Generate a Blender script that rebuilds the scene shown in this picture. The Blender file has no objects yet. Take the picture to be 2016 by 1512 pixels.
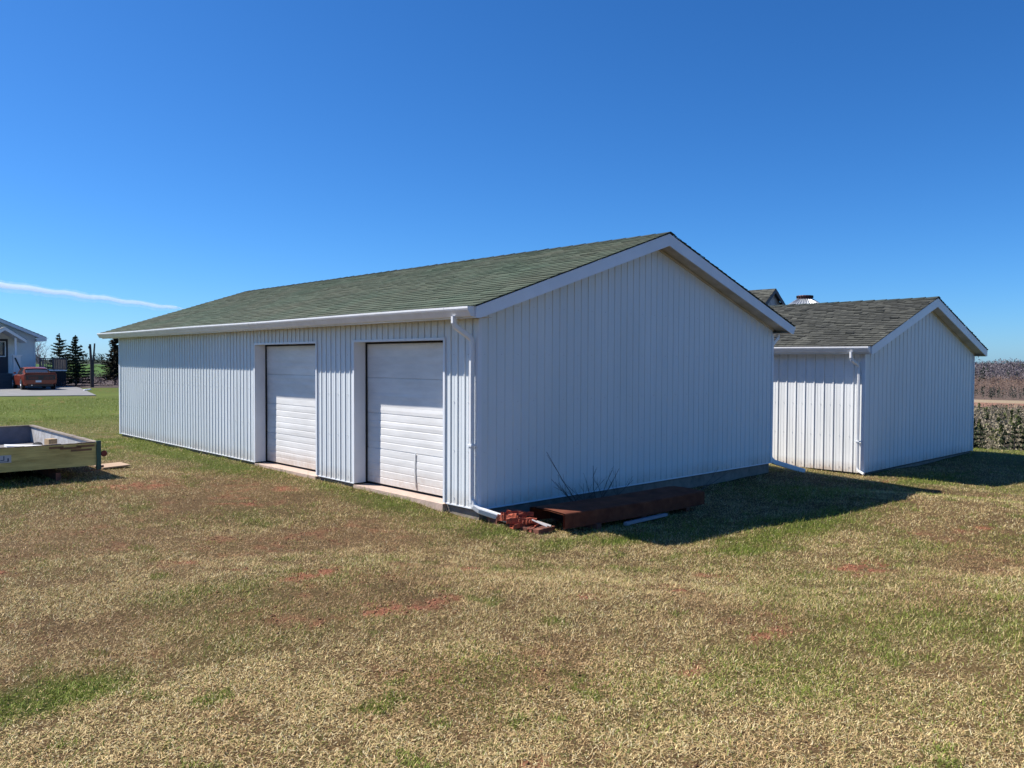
import bpy, bmesh, math, random
import numpy as np
from mathutils import Vector, Matrix
R = math.radians
rng = np.random.default_rng(7)
random.seed(7)
scene = bpy.context.scene
col = scene.collection

# ------------------------------------------------------------------ camera
CAM = Vector((-6.619, -7.774, 1.9))
yaw, pit, rol = 0.824, 0.029, 0.004
fwd = Vector((math.cos(yaw)*math.cos(pit), math.sin(yaw)*math.cos(pit), -math.sin(pit)))
rt = Vector((math.sin(yaw), -math.cos(yaw), 0)); up = rt.cross(fwd)
r2 = rt*math.cos(rol) + up*math.sin(rol); u2 = -rt*math.sin(rol) + up*math.cos(rol)
cd = bpy.data.cameras.new('camera'); cam = bpy.data.objects.new('camera', cd); col.objects.link(cam)
M = Matrix(((r2.x, u2.x, -fwd.x, CAM.x), (r2.y, u2.y, -fwd.y, CAM.y), (r2.z, u2.z, -fwd.z, CAM.z), (0, 0, 0, 1)))
cam.matrix_world = M
cd.sensor_width = 36; cd.lens = 1580.6/2016*36; cd.clip_start = .1; cd.clip_end = 40000
scene.camera = cam

# ------------------------------------------------------------------ world, sun, exposure
SUN = Vector((-1, 1.53, 2.14)).normalized()
w = bpy.data.worlds.new("World"); scene.world = w; w.use_nodes = True
nt = w.node_tree; bg = nt.nodes['Background']
sky = nt.nodes.new('ShaderNodeTexSky'); sky.sky_type = 'NISHITA'; sky.sun_disc = False
sky.sun_elevation = math.asin(SUN.z); sky.sun_rotation = math.atan2(SUN.x, SUN.y)
sky.altitude = 0; sky.air_density = .8; sky.dust_density = .25; sky.ozone_density = 10.0
sc_ = nt.nodes.new('ShaderNodeVectorMath'); sc_.operation = 'SCALE'; sc_.inputs['Scale'].default_value = .1
nt.links.new(sky.outputs[0], sc_.inputs[0])
se = nt.nodes.new('ShaderNodeSeparateColor'); co = nt.nodes.new('ShaderNodeCombineColor'); nt.links.new(sc_.outputs[0], se.inputs[0])
for k, (pw, gain) in enumerate(((1.31, 7.5), (1.08, 8.3), (1.0, 9.6))):     # clear spring sky, a little deeper overhead than at the horizon
    p_ = nt.nodes.new('ShaderNodeMath'); p_.operation = 'POWER'; p_.inputs[1].default_value = pw
    g_ = nt.nodes.new('ShaderNodeMath'); g_.operation = 'MULTIPLY'; g_.inputs[1].default_value = gain
    nt.links.new(se.outputs[k], p_.inputs[0]); nt.links.new(p_.outputs[0], g_.inputs[0]); nt.links.new(g_.outputs[0], co.inputs[k])
nt.links.new(co.outputs[0], bg.inputs[0])
bg.inputs[1].default_value = .094
sd = bpy.data.lights.new('sun', 'SUN'); sd.energy = 5; sd.angle = R(.5); sd.color = (1, .96, .9)
so = bpy.data.objects.new('sun', sd); col.objects.link(so)
so.rotation_euler = (-SUN).to_track_quat('-Z', 'Y').to_euler()
scene.view_settings.view_transform = 'Standard'; scene.view_settings.look = 'None'
scene.view_settings.exposure = .72; scene.view_settings.gamma = 1
scene.cycles.max_bounces = 6; scene.cycles.diffuse_bounces = 3; scene.cycles.volume_bounces = 4

# ------------------------------------------------------------------ helpers
class MB:
    """collects faces, then links them as ONE mesh object"""
    def __init__(s): s.v = []; s.f = []; s.mi = []; s.m = 0
    def face(s, pts):
        n = len(s.v); s.v += [tuple(p) for p in pts]; s.f.append(tuple(range(n, n+len(pts)))); s.mi.append(s.m)
    def grid(s, rows, close=False):
        n = len(s.v); c = len(rows[0])
        for r in rows: s.v += [tuple(p) for p in r]
        for i in range(len(rows)-1):
            for j in range(c if close else c-1):
                k = (j+1) % c
                s.f.append((n+i*c+j, n+i*c+k, n+(i+1)*c+k, n+(i+1)*c+j)); s.mi.append(s.m)
    def box(s, a, b, rot=0, about=None):
        x0, y0, z0 = a; x1, y1, z1 = b
        P = [(x, y, z) for z in (z0, z1) for x, y in ((x0, y0), (x1, y0), (x1, y1), (x0, y1))]
        if rot:
            cx, cy = about or ((x0+x1)/2, (y0+y1)/2); c, q = math.cos(rot), math.sin(rot)
            P = [(cx+(x-cx)*c-(y-cy)*q, cy+(x-cx)*q+(y-cy)*c, z) for x, y, z in P]
        n = len(s.v); s.v += P
        for f in ((3,2,1,0),(4,5,6,7),(0,1,5,4),(1,2,6,5),(2,3,7,6),(3,0,4,7)):
            s.f.append(tuple(n+i for i in f)); s.mi.append(s.m)
    def prism(s, prof, axis_pts, cap=True):
        """extrude a profile (list of 3D offset vectors) along points"""
        rows = [[Vector(p)+Vector(o) for o in prof] for p in axis_pts]
        s.grid(rows, True)
        if cap: s.face(rows[0][::-1]); s.face(rows[-1])
    def tube(s, pts, rads, n=8, cap=True, sq=None):
        pts = [Vector(p) for p in pts]
        if not isinstance(rads, (list, tuple)): rads = [rads]*len(pts)
        rows = []; ref = None
        for i, p in enumerate(pts):
            t = (pts[min(i+1, len(pts)-1)]-pts[max(i-1, 0)]).normalized()
            if ref is None: ref = Vector((0, 0, 1)) if abs(t.z) < .9 else Vector((1, 0, 0))
            a = (ref - t*ref.dot(t)).normalized(); ref = a; b = t.cross(a)
            if sq:  # rectangular section (half sizes), a bit rounded
                w_, h_ = sq; k = .3
                pr = [(w_, h_*(1-k)), (w_*(1-k), h_), (-w_*(1-k), h_), (-w_, h_*(1-k)), (-w_, -h_*(1-k)), (-w_*(1-k), -h_), (w_*(1-k), -h_), (w_, -h_*(1-k))]
                rows.append([p+a*x*rads[i]+b*y*rads[i] for x, y in pr])
            else:
                rows.append([p+(a*math.cos(2*math.pi*k/n)+b*math.sin(2*math.pi*k/n))*rads[i] for k in range(n)])
        s.grid(rows, True)
        if cap: s.face(rows[0][::-1]); s.face(rows[-1])
    def lathe(s, c, prof, n=24, axis='z'):
        rows = []
        for r, z in prof:
            row = []
            for k in range(n):
                a = 2*math.pi*k/n
                if axis == 'z': row.append((c[0]+r*math.cos(a), c[1]+r*math.sin(a), c[2]+z))
                else: row.append((c[0]+r*math.cos(a), c[1]+z, c[2]+r*math.sin(a)))
            rows.append(row)
        s.grid(rows, True)
    def build(s, name, mats, parent=None, smooth=False):
        me = bpy.data.meshes.new(name); me.from_pydata(s.v, [], s.f)
        for m in (mats if isinstance(mats, (list, tuple)) else [mats]): me.materials.append(m)
        me.polygons.foreach_set('material_index', s.mi)
        if smooth: me.polygons.foreach_set('use_smooth', [True]*len(s.f))
        me.update()
        o = bpy.data.objects.new(name, me); col.objects.link(o)
        if parent:
            o.parent = parent
            r = parent
            off = Vector()
            while r: off += r.location; r = r.parent
            me.transform(Matrix.Translation(-off))
        return o

def tag(o, label=None, cat=None, group=None, kind=None):
    if label: o['label'] = label
    if cat: o['category'] = cat
    if group: o['group'] = group
    if kind: o['kind'] = kind
    return o
def thing(name, label, cat, loc, group=None):
    o = bpy.data.objects.new(name, None); col.objects.link(o); o.location = loc; o.empty_display_size = .2
    return tag(o, label, cat, group)
def copy_tree(o, parent=None):
    c = o.copy(); col.objects.link(c); c.parent = parent
    for ch in list(o.children): copy_tree(ch, c)
    return c

def mat(name, base, rough=.6, metal=0, spec=.5, var=None, var_scale=3, bump=0, bump_scale=30, island=0, attr=None, stretch=None, trans=0):
    m = bpy.data.materials.new(name); m.use_nodes = True; t = m.node_tree; b = t.nodes['Principled BSDF']
    N = t.nodes.new; L = t.links.new
    b.inputs['Roughness'].default_value = rough; b.inputs['Metallic'].default_value = metal
    b.inputs['Specular IOR Level'].default_value = spec
    tc = N('ShaderNodeTexCoord'); vec = tc.outputs['Object']
    if stretch:
        mp = N('ShaderNodeMapping'); mp.inputs['Scale'].default_value = stretch; L(vec, mp.inputs[0]); vec = mp.outputs[0]
    cs = None
    if attr:
        a = N('ShaderNodeAttribute'); a.attribute_name = attr; cs = a.outputs['Color']
    else:
        rgb = N('ShaderNodeRGB'); rgb.outputs[0].default_value = (*base, 1); cs = rgb.outputs[0]
    if var:
        n = N('ShaderNodeTexNoise'); n.inputs['Scale'].default_value = var_scale; n.inputs['Detail'].default_value = 6; n.inputs['Roughness'].default_value = .65; L(vec, n.inputs[0])
        rp = N('ShaderNodeMapRange'); rp.inputs[1].default_value = .35; rp.inputs[2].default_value = .65; L(n.outputs[0], rp.inputs[0])
        mx = N('ShaderNodeMix'); mx.data_type = 'RGBA'; L(rp.outputs[0], mx.inputs[0]); L(cs, mx.inputs[6]); mx.inputs[7].default_value = (*var, 1)
        if attr:
            mx.blend_type = 'MULTIPLY'
        cs = mx.outputs[2]
    if island:
        g = N('ShaderNodeNewGeometry'); mr = N('ShaderNodeMapRange'); L(g.outputs['Random Per Island'], mr.inputs[0]); mr.inputs[3].default_value = 1-island; mr.inputs[4].default_value = 1+island
        vm = N('ShaderNodeVectorMath'); vm.operation = 'SCALE'; L(cs, vm.inputs[0]); L(mr.outputs[0], vm.inputs['Scale']); cs = vm.outputs[0]
    L(cs, b.inputs['Base Color'])
    if bump:
        n2 = N('ShaderNodeTexNoise'); n2.inputs['Scale'].default_value = bump_scale; n2.inputs['Detail'].default_value = 5; L(vec, n2.inputs[0])
        bp = N('ShaderNodeBump'); bp.inputs['Strength'].default_value = bump; bp.inputs['Distance'].default_value = .02; L(n2.outputs[0], bp.inputs['Height']); L(bp.outputs[0], b.inputs['Normal'])
    if trans:
        tr = N('ShaderNodeBsdfTranslucent'); L(cs, tr.inputs[0]); ms = N('ShaderNodeMixShader'); ms.inputs[0].default_value = trans
        L(b.outputs[0], ms.inputs[1]); L(tr.outputs[0], ms.inputs[2]); L(ms.outputs[0], t.nodes['Material Output'].inputs[0])
    return m

siding = mat('white_siding', (.70, .74, .755), .42, var=(.64, .68, .69), var_scale=1.1, bump=.04, bump_scale=2.2, stretch=(1, 1, .25))
siding_old = mat('old_siding', (.80, .81, .81), .45, var=(.72, .73, .72), var_scale=2, bump=.06, bump_scale=3, stretch=(1, 1, .3))
def splash(m, colour=(.42, .30, .2), top=.22, amt=.55):
    """dried mud splash with its own ragged shape along the foot of a wall (object z)"""
    t = m.node_tree; b = t.nodes['Principled BSDF']; N = t.nodes.new; L = t.links.new
    src = b.inputs['Base Color'].links[0].from_socket
    tc = N('ShaderNodeTexCoord'); sp = N('ShaderNodeSeparateXYZ'); L(tc.outputs['Object'], sp.inputs[0])
    n = N('ShaderNodeTexNoise'); n.inputs['Scale'].default_value = 14; n.inputs['Detail'].default_value = 6; L(tc.outputs['Object'], n.inputs[0])
    n2 = N('ShaderNodeTexNoise'); n2.inputs['Scale'].default_value = 1.7; L(tc.outputs['Object'], n2.inputs[0])
    h = N('ShaderNodeMapRange'); h.inputs[1].default_value = 0; h.inputs[2].default_value = top; h.inputs[3].default_value = 1; h.inputs[4].default_value = 0; L(sp.outputs[2], h.inputs[0])
    a = N('ShaderNodeMath'); a.operation = 'MULTIPLY'; L(n.outputs[0], a.inputs[0]); L(n2.outputs[0], a.inputs[1])
    c = N('ShaderNodeMath'); c.operation = 'MULTIPLY'; L(a.outputs[0], c.inputs[0]); L(h.outputs[0], c.inputs[1])
    d = N('ShaderNodeMath'); d.operation = 'MULTIPLY'; d.use_clamp = True; d.inputs[1].default_value = amt*4; L(c.outputs[0], d.inputs[0])
    mx = N('ShaderNodeMix'); mx.data_type = 'RGBA'; L(d.outputs[0], mx.inputs[0]); L(src, mx.inputs[6]); mx.inputs[7].default_value = (*colour, 1); L(mx.outputs[2], b.inputs['Base Color'])
splash(siding, amt=.35); splash(siding_old, amt=.6)
trim = mat('white_trim', (.76, .79, .83), .4, var=(.7, .72, .75), var_scale=1.5)
gutter_m = mat('gutter_metal', (.8, .8, .8), .35, var=(.72, .71, .7), var_scale=4)
soffit_m = mat('soffit', (.62, .58, .5), .6, var=(.45, .4, .3), var_scale=3)
door_m = mat('door_panel', (.78, .77, .75), .45, var=(.64, .63, .61), var_scale=2.5, bump=.12, bump_scale=4, stretch=(1, .4, 2))
splash(door_m, top=.35, amt=.5)
dark = mat('dark_gap', (.012, .012, .014), .9)
concrete = mat('concrete', (.28, .23, .19), .85, var=(.17, .135, .11), var_scale=5, bump=.3, bump_scale=40)
apron_m = mat('apron_concrete', (.5, .37, .3), .85, var=(.4, .3, .24), var_scale=7, bump=.2)
sh_green = mat('green_shingle', (.074, .100, .070), .95, spec=.15, var=(.092, .10, .072), var_scale=.7, island=.16, bump=.4, bump_scale=160)
sh_grey = mat('weathered_shingle', (.088, .088, .074), .95, spec=.15, var=(.055, .056, .05), var_scale=1.6, island=.26, bump=.5, bump_scale=120)
cap_dark = mat('ridge_shingle', (.04, .05, .045), .9, spec=.2, island=.2)

# ------------------------------------------------------------------ noise and terrain
def vnoise(x, y, seed=0):
    xi = np.floor(x).astype(np.int64); yi = np.floor(y).astype(np.int64); fx = x-xi; fy = y-yi
    fx = fx*fx*(3-2*fx); fy = fy*fy*(3-2*fy)
    def h(a, b):
        n = (a*374761393 + b*668265263 + seed*974711) & 0x7fffffff
        n = ((n ^ (n >> 13))*1274126177) & 0x7fffffff
        return ((n ^ (n >> 16)) & 0xffff)/65535.
    return (h(xi, yi)*(1-fx)+h(xi+1, yi)*fx)*(1-fy)+(h(xi, yi+1)*(1-fx)+h(xi+1, yi+1)*fx)*fy
def fbm(x, y, seed=0, o=4):
    a = 0; s = 0; am = 1
    for i in range(o):
        a = a+am*vnoise(x*2**i+31.7*i, y*2**i-17.3*i, seed+i); s += am; am *= .55
    return a/s
CP = np.array([(0,0,-.15),(0,2,-.075),(0,3.5,-.07),(0,6,-.07),(0,14,-.07),(7.3,0,-.19),(.6,-1.4,-.2),(1.0,-2.2,-.24),(3.5,-1,-.22),(3,-3,-.18),(5.7,-3.2,-.1),(7.5,-1.5,-.3),
  (9,-2.4,-.45),(10,-.6,-.44),(10.7,-2.5,-.54),(13,-2,-.52),(16.5,-.6,-.46),(10,6,-.3),(-6.6,-7.8,.3),(-3,-3,.06),(-6,0,.05),(-3,6,.02),(-10,5,.05),(-10,20,0),(0,-7,.12),(6,-8,.08),(5,20,0),(0,30,0),(12,-8,-.2),(20,-6,-.75),(19,0,-.72)])
def hgt(x, y):
    x = np.asarray(x, float); y = np.asarray(y, float)
    num = 0; den = 1e-9
    for a, b, c in CP:
        d2 = (x-a)**2+(y-b)**2; k = 1/(d2+.35)**1.6
        num = num+k*c; den = den+k
    z = num/den
    dx = x-CAM.x; dy = y-CAM.y; r = np.hypot(dx, dy); az = np.degrees(np.arctan2(dy, dx))
    far = np.clip((r-24)/14, 0, 1); far = far*far*(3-2*far)
    left = np.clip((az-22)/10, 0, 1); left = left*left*(3-2*left)
    left = np.where((az > 150) | (az < -60), 1, left)
    left2 = np.where(az < -20, np.clip((-az-20)/30, 0, 1), left); left = np.maximum(left, left2)
    prof = np.interp(r, [0, 25, 29, 33, 40, 60, 95, 130, 400, 450, 580, 900, 1500, 4000, 14000], [-.75, -.9, -1.15, -1.75, -3.1, -7.5, -13, -14, -14, -14, -10.5, -6.8, -5.2, -7, -20])
    zr = z*(1-far)+prof*far
    zr = zr+np.where(r > 420, (fbm(x*.006, y*.006, 91, 3)-.5)*np.clip((r-420)/300, 0, 1)*9, 0)
    zl = z*(1-far)+0*far - np.clip(r-900, 0, None)*.001
    zf = zl*left+zr*(1-left)
    zf = zf + (fbm(x*.9, y*.9, 3)-.5)*.05*np.clip(r/4, 0, 1)*(np.hypot(x-0, y-0) > .5)
    return zf
def H(x, y): return float(hgt(np.array([x]), np.array([y]))[0])

# soil and green patches as the lawn really has them (world metres): x, y, rx, ry
SOIL = [(-3.44,-2.84,.38,.10),(-2.95,-2.9,.42,.10),(-1.93,-3.53,.36,.10),(-5.2,.38,.25,.15),(-3.1,-1.45,.5,.2),(-2.9,4.9,.7,.3),(-2.6,-5.0,.3,.10),(-1.5,-4.95,.35,.1),
        (1.5,-4.3,.6,.25),(-1.05,-3.42,.2,.06),(-.8,-3.7,.2,.06),(-4.2,-5.2,.2,.08),(9.5,-1.3,.8,.12)]
GREEN = [(-.35,1.5,.45,2.6),(-.3,3.2,.35,1.0),(-.5,9,.7,7),(.1,-1.45,.9,.3),(-.3,-.5,.5,.5),(-5.45,-2.8,.4,.25),(.6,-1.75,.5,.2),(-3.2,13,5,4),(2.6,-2.9,2.2,.5),(10,-1.6,2,.5)]
BROWN = [(-1.3,4.0,1.3,1.4),(-1.7,.5,1.6,.5),(-2.1,.4,2.2,.9),(-1.6,3.2,1.4,1.6),(-4.2,1.5,1.6,1.2),(2.5,-5,1.6,.6),(-3.2,-2.2,1.8,.7)]
def patch(x, y, L_, jit=.45):
    w_ = np.zeros_like(x)
    n = fbm(x*2.3, y*2.3, 11)
    for a, b, rx, ry in L_:
        d = np.hypot((x-a)/rx, (y-b)/ry)
        w_ = np.maximum(w_, np.clip(1.35-d+(n-.5)*2*jit*2, 0, 1))
    return w_
def lawn_fields(x, y):
    r = np.hypot(x-CAM.x, y-CAM.y)
    soil = patch(x, y, SOIL, .6)
    soil = soil*np.clip((fbm(x*11, y*11, 5)-.44)*6, 0, 1)*.8
    extra = np.clip((fbm(x*1.1+5, y*1.1, 21)-.72)*9, 0, 1)*np.clip((fbm(x*6, y*6, 9)-.45)*6, 0, 1)
    soil = np.maximum(soil, extra*.8)
    far = np.clip((y-11)/10, 0, 1)*(x < 12)
    green = np.clip((fbm(x*.55, y*.55, 33)-.5)*1.7+.14, .04, .5)
    green = np.maximum(green, patch(x, y, GREEN)*.92)
    tuft = np.clip((fbm(x*3.1+9, y*3.1, 61, 3)-.66)*12, 0, 1); green = np.maximum(green, tuft*.55); green = green*(1-.75*patch(x, y, BROWN))
    green = np.maximum(green, far*.97)
    green = np.maximum(green, np.clip((x-13)/5, 0, 1)*.75)
    brown = patch(x, y, BROWN, .5); brown = np.maximum(brown, np.clip((fbm(x*.9+3, y*.9, 81)-.59)*5, 0, .8))
    fleck = np.clip((fbm(x*4.5+1, y*4.5, 83, 4)-.60)*10, 0, 1); soil = np.maximum(soil, fleck*(.03+.3*brown))
    return soil, green, brown

DRY = np.array((.66, .515, .25)); DRY2 = np.array((.32, .20, .085)); GRN = np.array((.14, .185, .03)); THATCH = np.array((.13, .082, .040)); SOILC = np.array((.33, .135, .08))
def ground_color(x, y):
    dx = x-CAM.x; dy = y-CAM.y; r = np.hypot(dx, dy); az = np.degrees(np.arctan2(dy, dx))
    soil, green, brown = lawn_fields(x, y)
    near = np.clip((r-14)/18, 0, 1)[:, None]         # bare ground shows between blades close by, turf as one sheet further off
    base = THATCH*(1-near) + (DRY*.40)*near
    c = base*(1-green[:, None])+((GRN*.45)*(1-near)+GRN*np.array((.78, .80, .9))*near)*green[:, None]
    c = c*(1-soil[:, None])+SOILC*soil[:, None]
    c = c*(.75+.5*fbm(x*.8, y*.8, 44))[:, None]*(.82+.36*fbm(x*.16, y*.3, 45))[:, None]
    left = (az > 38) & (r > 50)
    brush = (r > 59.5) & (r < 98) & left
    field = (r >= 98) & left
    c = np.where(brush[:, None], np.array((.12, .095, .09))*(.7+.6*fbm(x*.4, y*.4, 6))[:, None], c)
    c = np.where(field[:, None], np.array((.075, .15, .03))*(.85+.3*fbm(x*.02, y*.02, 7))[:, None], c)
    c = np.where((field & (r > 330))[:, None], np.array((.06, .075, .05)), c)
    rightv = (az <= 38) & (r > 40)
    c = np.where(rightv[:, None], np.array((.10, .085, .06)), c)
    c = np.where((rightv & (r > 312) & (r < 400))[:, None], np.array((.30, .165, .115)), c)
    c = np.where((rightv & (r > 372) & (r < 400))[:, None], np.array((.38, .30, .2)), c)
    c = np.where((rightv & (r > 400))[:, None], np.array((.15, .11, .09)), c)
    return c

def mesh_np(name, V, F, mats, C=None, k=3, cname='Col'):
    me = bpy.data.meshes.new(name); n = len(V); f = len(F)
    me.vertices.add(n); me.vertices.foreach_set('co', np.ascontiguousarray(V, np.float32).ravel())
    me.loops.add(f*k); me.loops.foreach_set('vertex_index', np.ascontiguousarray(F, np.int32).ravel())
    me.polygons.add(f); me.polygons.foreach_set('loop_start', np.arange(0, f*k, k, dtype=np.int32)); me.polygons.foreach_set('loop_total', np.full(f, k, np.int32))
    for m in mats: me.materials.append(m)
    if C is not None:
        a = me.color_attributes.new(cname, 'FLOAT_COLOR', 'POINT')
        a.data.foreach_set('color', np.concatenate([C, np.ones((n, 1))], 1).astype(np.float32).ravel())
    me.update(); me.validate()
    o = bpy.data.objects.new(name, me); col.objects.link(o)
    return o

rad = [0.0]; r = .8
while r < 13500:
    rad.append(r); r += max(.07, r*.011) if r < 34 else r*.025
rad = np.array(rad)
azd = np.unique(np.concatenate([np.linspace(-180, -30, 60), np.linspace(-30, 110, 720), np.linspace(110, 180, 30)[:-1]]))
azr = np.radians(azd)[:-0 or None]; azr = azr[azr < math.pi-1e-6]
nr, na = len(rad), len(azr)
X = CAM.x+rad[:, None]*np.cos(azr)[None]; Y = CAM.y+rad[:, None]*np.sin(azr)[None]
Xf, Yf = X.ravel(), Y.ravel(); Zf = hgt(Xf, Yf)
ii, jj = np.meshgrid(np.arange(nr-1), np.arange(na), indexing='ij'); j2 = (jj+1) % na
F = np.stack([ii*na+jj, (ii+1)*na+jj, (ii+1)*na+j2, ii*na+j2], -1).reshape(-1, 4)
ground_m = mat('lawn_ground', (1, 1, 1), .95, spec=.1, attr='Col', var=(.5, .46, .42), var_scale=38, bump=1.0, bump_scale=45)
ground = mesh_np('ground', np.stack([Xf, Yf, Zf], 1), F, [ground_m], ground_color(Xf, Yf), 4)
tag(ground, kind='structure'); ground.data.polygons.foreach_set('use_smooth', [True]*len(F))

# ------------------------------------------------------------------ grass blades: one object
def inside(x, y, m=.02):
    a = (x > -m) & (x < 7.26+m) & (y > -m) & (y < 14.23+m)
    b = (x > 9.95-m) & (x < 16.49+m) & (y > -.57-m) & (y < 12)
    c = (y > 36.9) & (x < 8.6) & (y > 37.1+np.clip(x-5.79, 0, 9)*5)
    return a | b | c
def make_blades():
    Vs, Fs, Cs = [], [], []; off = 0
    for (r0, r1, dens, seg) in ((1.6, 3.4, 17000, 1), (3.4, 5.2, 14500, 1), (5.2, 7.5, 10500, 0), (7.5, 10.5, 6800, 0), (10.5, 15, 3400, 0), (15, 22, 1300, 0), (22, 30, 420, 0), (30, 44, 170, 0)):
        a0, a1 = R(5), R(89)
        n = int(dens*(a1-a0)*.5*(r1*r1-r0*r0))
        az = rng.uniform(a0, a1, n); rr = np.sqrt(rng.uniform(r0*r0, r1*r1, n))
        x = CAM.x+rr*np.cos(az); y = CAM.y+rr*np.sin(az)
        soil, green, brown = lawn_fields(x, y)
        bare = np.clip(soil*1.1+.0, 0, .97)
        clump = fbm(x*5, y*5, 71, 3)
        ok = (~inside(x, y)) & (rng.random(n) > bare) & (rng.random(n) < (.05+1.8*clump)*(1-.35*brown))
        x, y, soil, green, brown, rr, clump = [q[ok] for q in (x, y, soil, green, brown, rr, clump)]; n = len(x)
        isg = rng.random(n) < green*.9
        sc = 1+np.clip((rr-6)/14, 0, 1)*.9+np.clip((rr-20)/20, 0, 1)*1.0
        ln = rng.gamma(6, .0045, n)*np.where(isg, 1.15, 1.0)*(.7+.6*clump)*sc**.5*np.where(brown > .5, .8, 1)
        edge = np.minimum(np.abs(x), 9)*(y > -.1)+9*(y <= -.1)    # taller along the walls
        ln = ln*np.where((edge < .18), 1.7, 1)
        wd = rng.uniform(.0010, .0021, n)*sc*1.1
        lean = np.where(isg, rng.uniform(R(8), R(60), n), rng.uniform(R(38), R(91), n)); th = rng.uniform(0, 2*math.pi, n)
        z = hgt(x, y)-.002+rng.uniform(0, .008, n)
        d = np.stack([np.cos(th)*np.sin(lean), np.sin(th)*np.sin(lean), np.cos(lean)], 1)
        ta = th+rng.normal(math.pi/2, .5, n); s = np.stack([np.cos(ta), np.sin(ta), np.zeros(n)], 1)*wd[:, None]
        B = np.stack([x, y, z], 1)
        t = rng.random(n)[:, None]
        dry = DRY*1.25*(1-t)+DRY2*1.15*t; dry = np.where(rng.random(n)[:, None] < .13, np.array((.74, .64, .38)), dry); dry = np.where(rng.random(n)[:, None] < .2, np.array((.21, .21, .06)), dry)
        dry = dry*(1-.3*brown[:, None]); dry[:, 0] *= 1+.14*brown
        g = GRN*(.75+1.0*t)+np.array((.06, .03, 0))*rng.random(n)[:, None]
        c = np.where(isg[:, None], g, dry)*(.8+.4*rng.random(n))[:, None]
        if seg:
            th2 = th+rng.normal(0, .9, n); l2 = np.clip(lean+rng.uniform(.2, 1.1, n), 0, R(105))
            d2 = np.stack([np.cos(th2)*np.sin(l2), np.sin(th2)*np.sin(l2), np.cos(l2)], 1)
            mid = B+d*ln[:, None]*.5; tip = mid+d2*ln[:, None]*.6
            V = np.stack([B-s, B+s, mid+s*.8, mid-s*.8, tip], 1).reshape(-1, 3)
            k = np.arange(n)[:, None]*5+off
            f = np.concatenate([k+np.array([0, 1, 2]), k+np.array([0, 2, 3]), k+np.array([3, 2, 4])]); q = 5
        else:
            V = np.stack([B-s, B+s, B+d*ln[:, None]], 1).reshape(-1, 3)
            f = np.arange(n)[:, None]*3+np.array([0, 1, 2])+off; q = 3
        off += len(V); Vs.append(V); Fs.append(f); Cs.append(np.repeat(c, q, 0))
    return np.concatenate(Vs), np.concatenate(Fs), np.concatenate(Cs)
blade_m = mat('grass_blade', (1, 1, 1), .7, spec=.25, attr='Col', trans=.15)
V_, F_, C_ = make_blades()
grass = mesh_np('grass', V_, F_, [blade_m], C_)
tag(grass, 'short half dry lawn grass, straw coloured with green patches, around the sheds', 'grass', kind='stuff')

# crumbs of earth on the bare and worn places
def make_clods():
    n = 260000; az = rng.uniform(R(8), R(86), n); rr = np.sqrt(rng.uniform(1.7**2, 17**2, n))
    x = CAM.x+rr*np.cos(az); y = CAM.y+rr*np.sin(az)
    soil, green, brown = lawn_fields(x, y)
    ok = (~inside(x, y)) & (rng.random(n) < np.clip(soil*.9+brown*.03, 0, 1)); x, y, soil, brown = x[ok], y[ok], soil[ok], brown[ok]; n = len(x)
    s_ = np.minimum(rng.gamma(2.2, .0026, n)+.0015, .012); z = hgt(x, y)
    base = np.array([(1, 0, 0), (0, 1, 0), (-1, 0, 0), (0, -1, 0), (0, 0, 1), (0, 0, -1)], float)
    V = base[None]*s_[:, None, None]*rng.uniform(.5, 1.3, (n, 6, 1))*np.array([1.2, 1.2, .8])
    a = rng.uniform(0, 6.28, n); c, q = np.cos(a)[:, None], np.sin(a)[:, None]
    V = np.stack([V[..., 0]*c-V[..., 1]*q+x[:, None], V[..., 0]*q+V[..., 1]*c+y[:, None], V[..., 2]+z[:, None]+s_[:, None]*.3], -1)
    t = np.array([(0,1,4),(1,2,4),(2,3,4),(3,0,4),(1,0,5),(2,1,5),(3,2,5),(0,3,5)])
    F = (np.arange(n)[:, None, None]*6+t[None]).reshape(-1, 3)
    w_ = np.clip(soil*1.4, 0, 1)[:, None]
    C = (SOILC*1.05*w_+np.array((.12, .07, .04))*(1-w_))*rng.uniform(.6, 1.35, (n, 1))
    return V.reshape(-1, 3), F, np.repeat(C, 6, 0)
clod_m = mat('earth_crumb', (1, 1, 1), .95, spec=.1, attr='Col')
V_, F_, C_ = make_clods()
tag(mesh_np('soil_crumbs', V_, F_, [clod_m], C_), 'small crumbs of reddish earth on the worn bare spots of the lawn', 'soil', kind='stuff')

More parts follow.
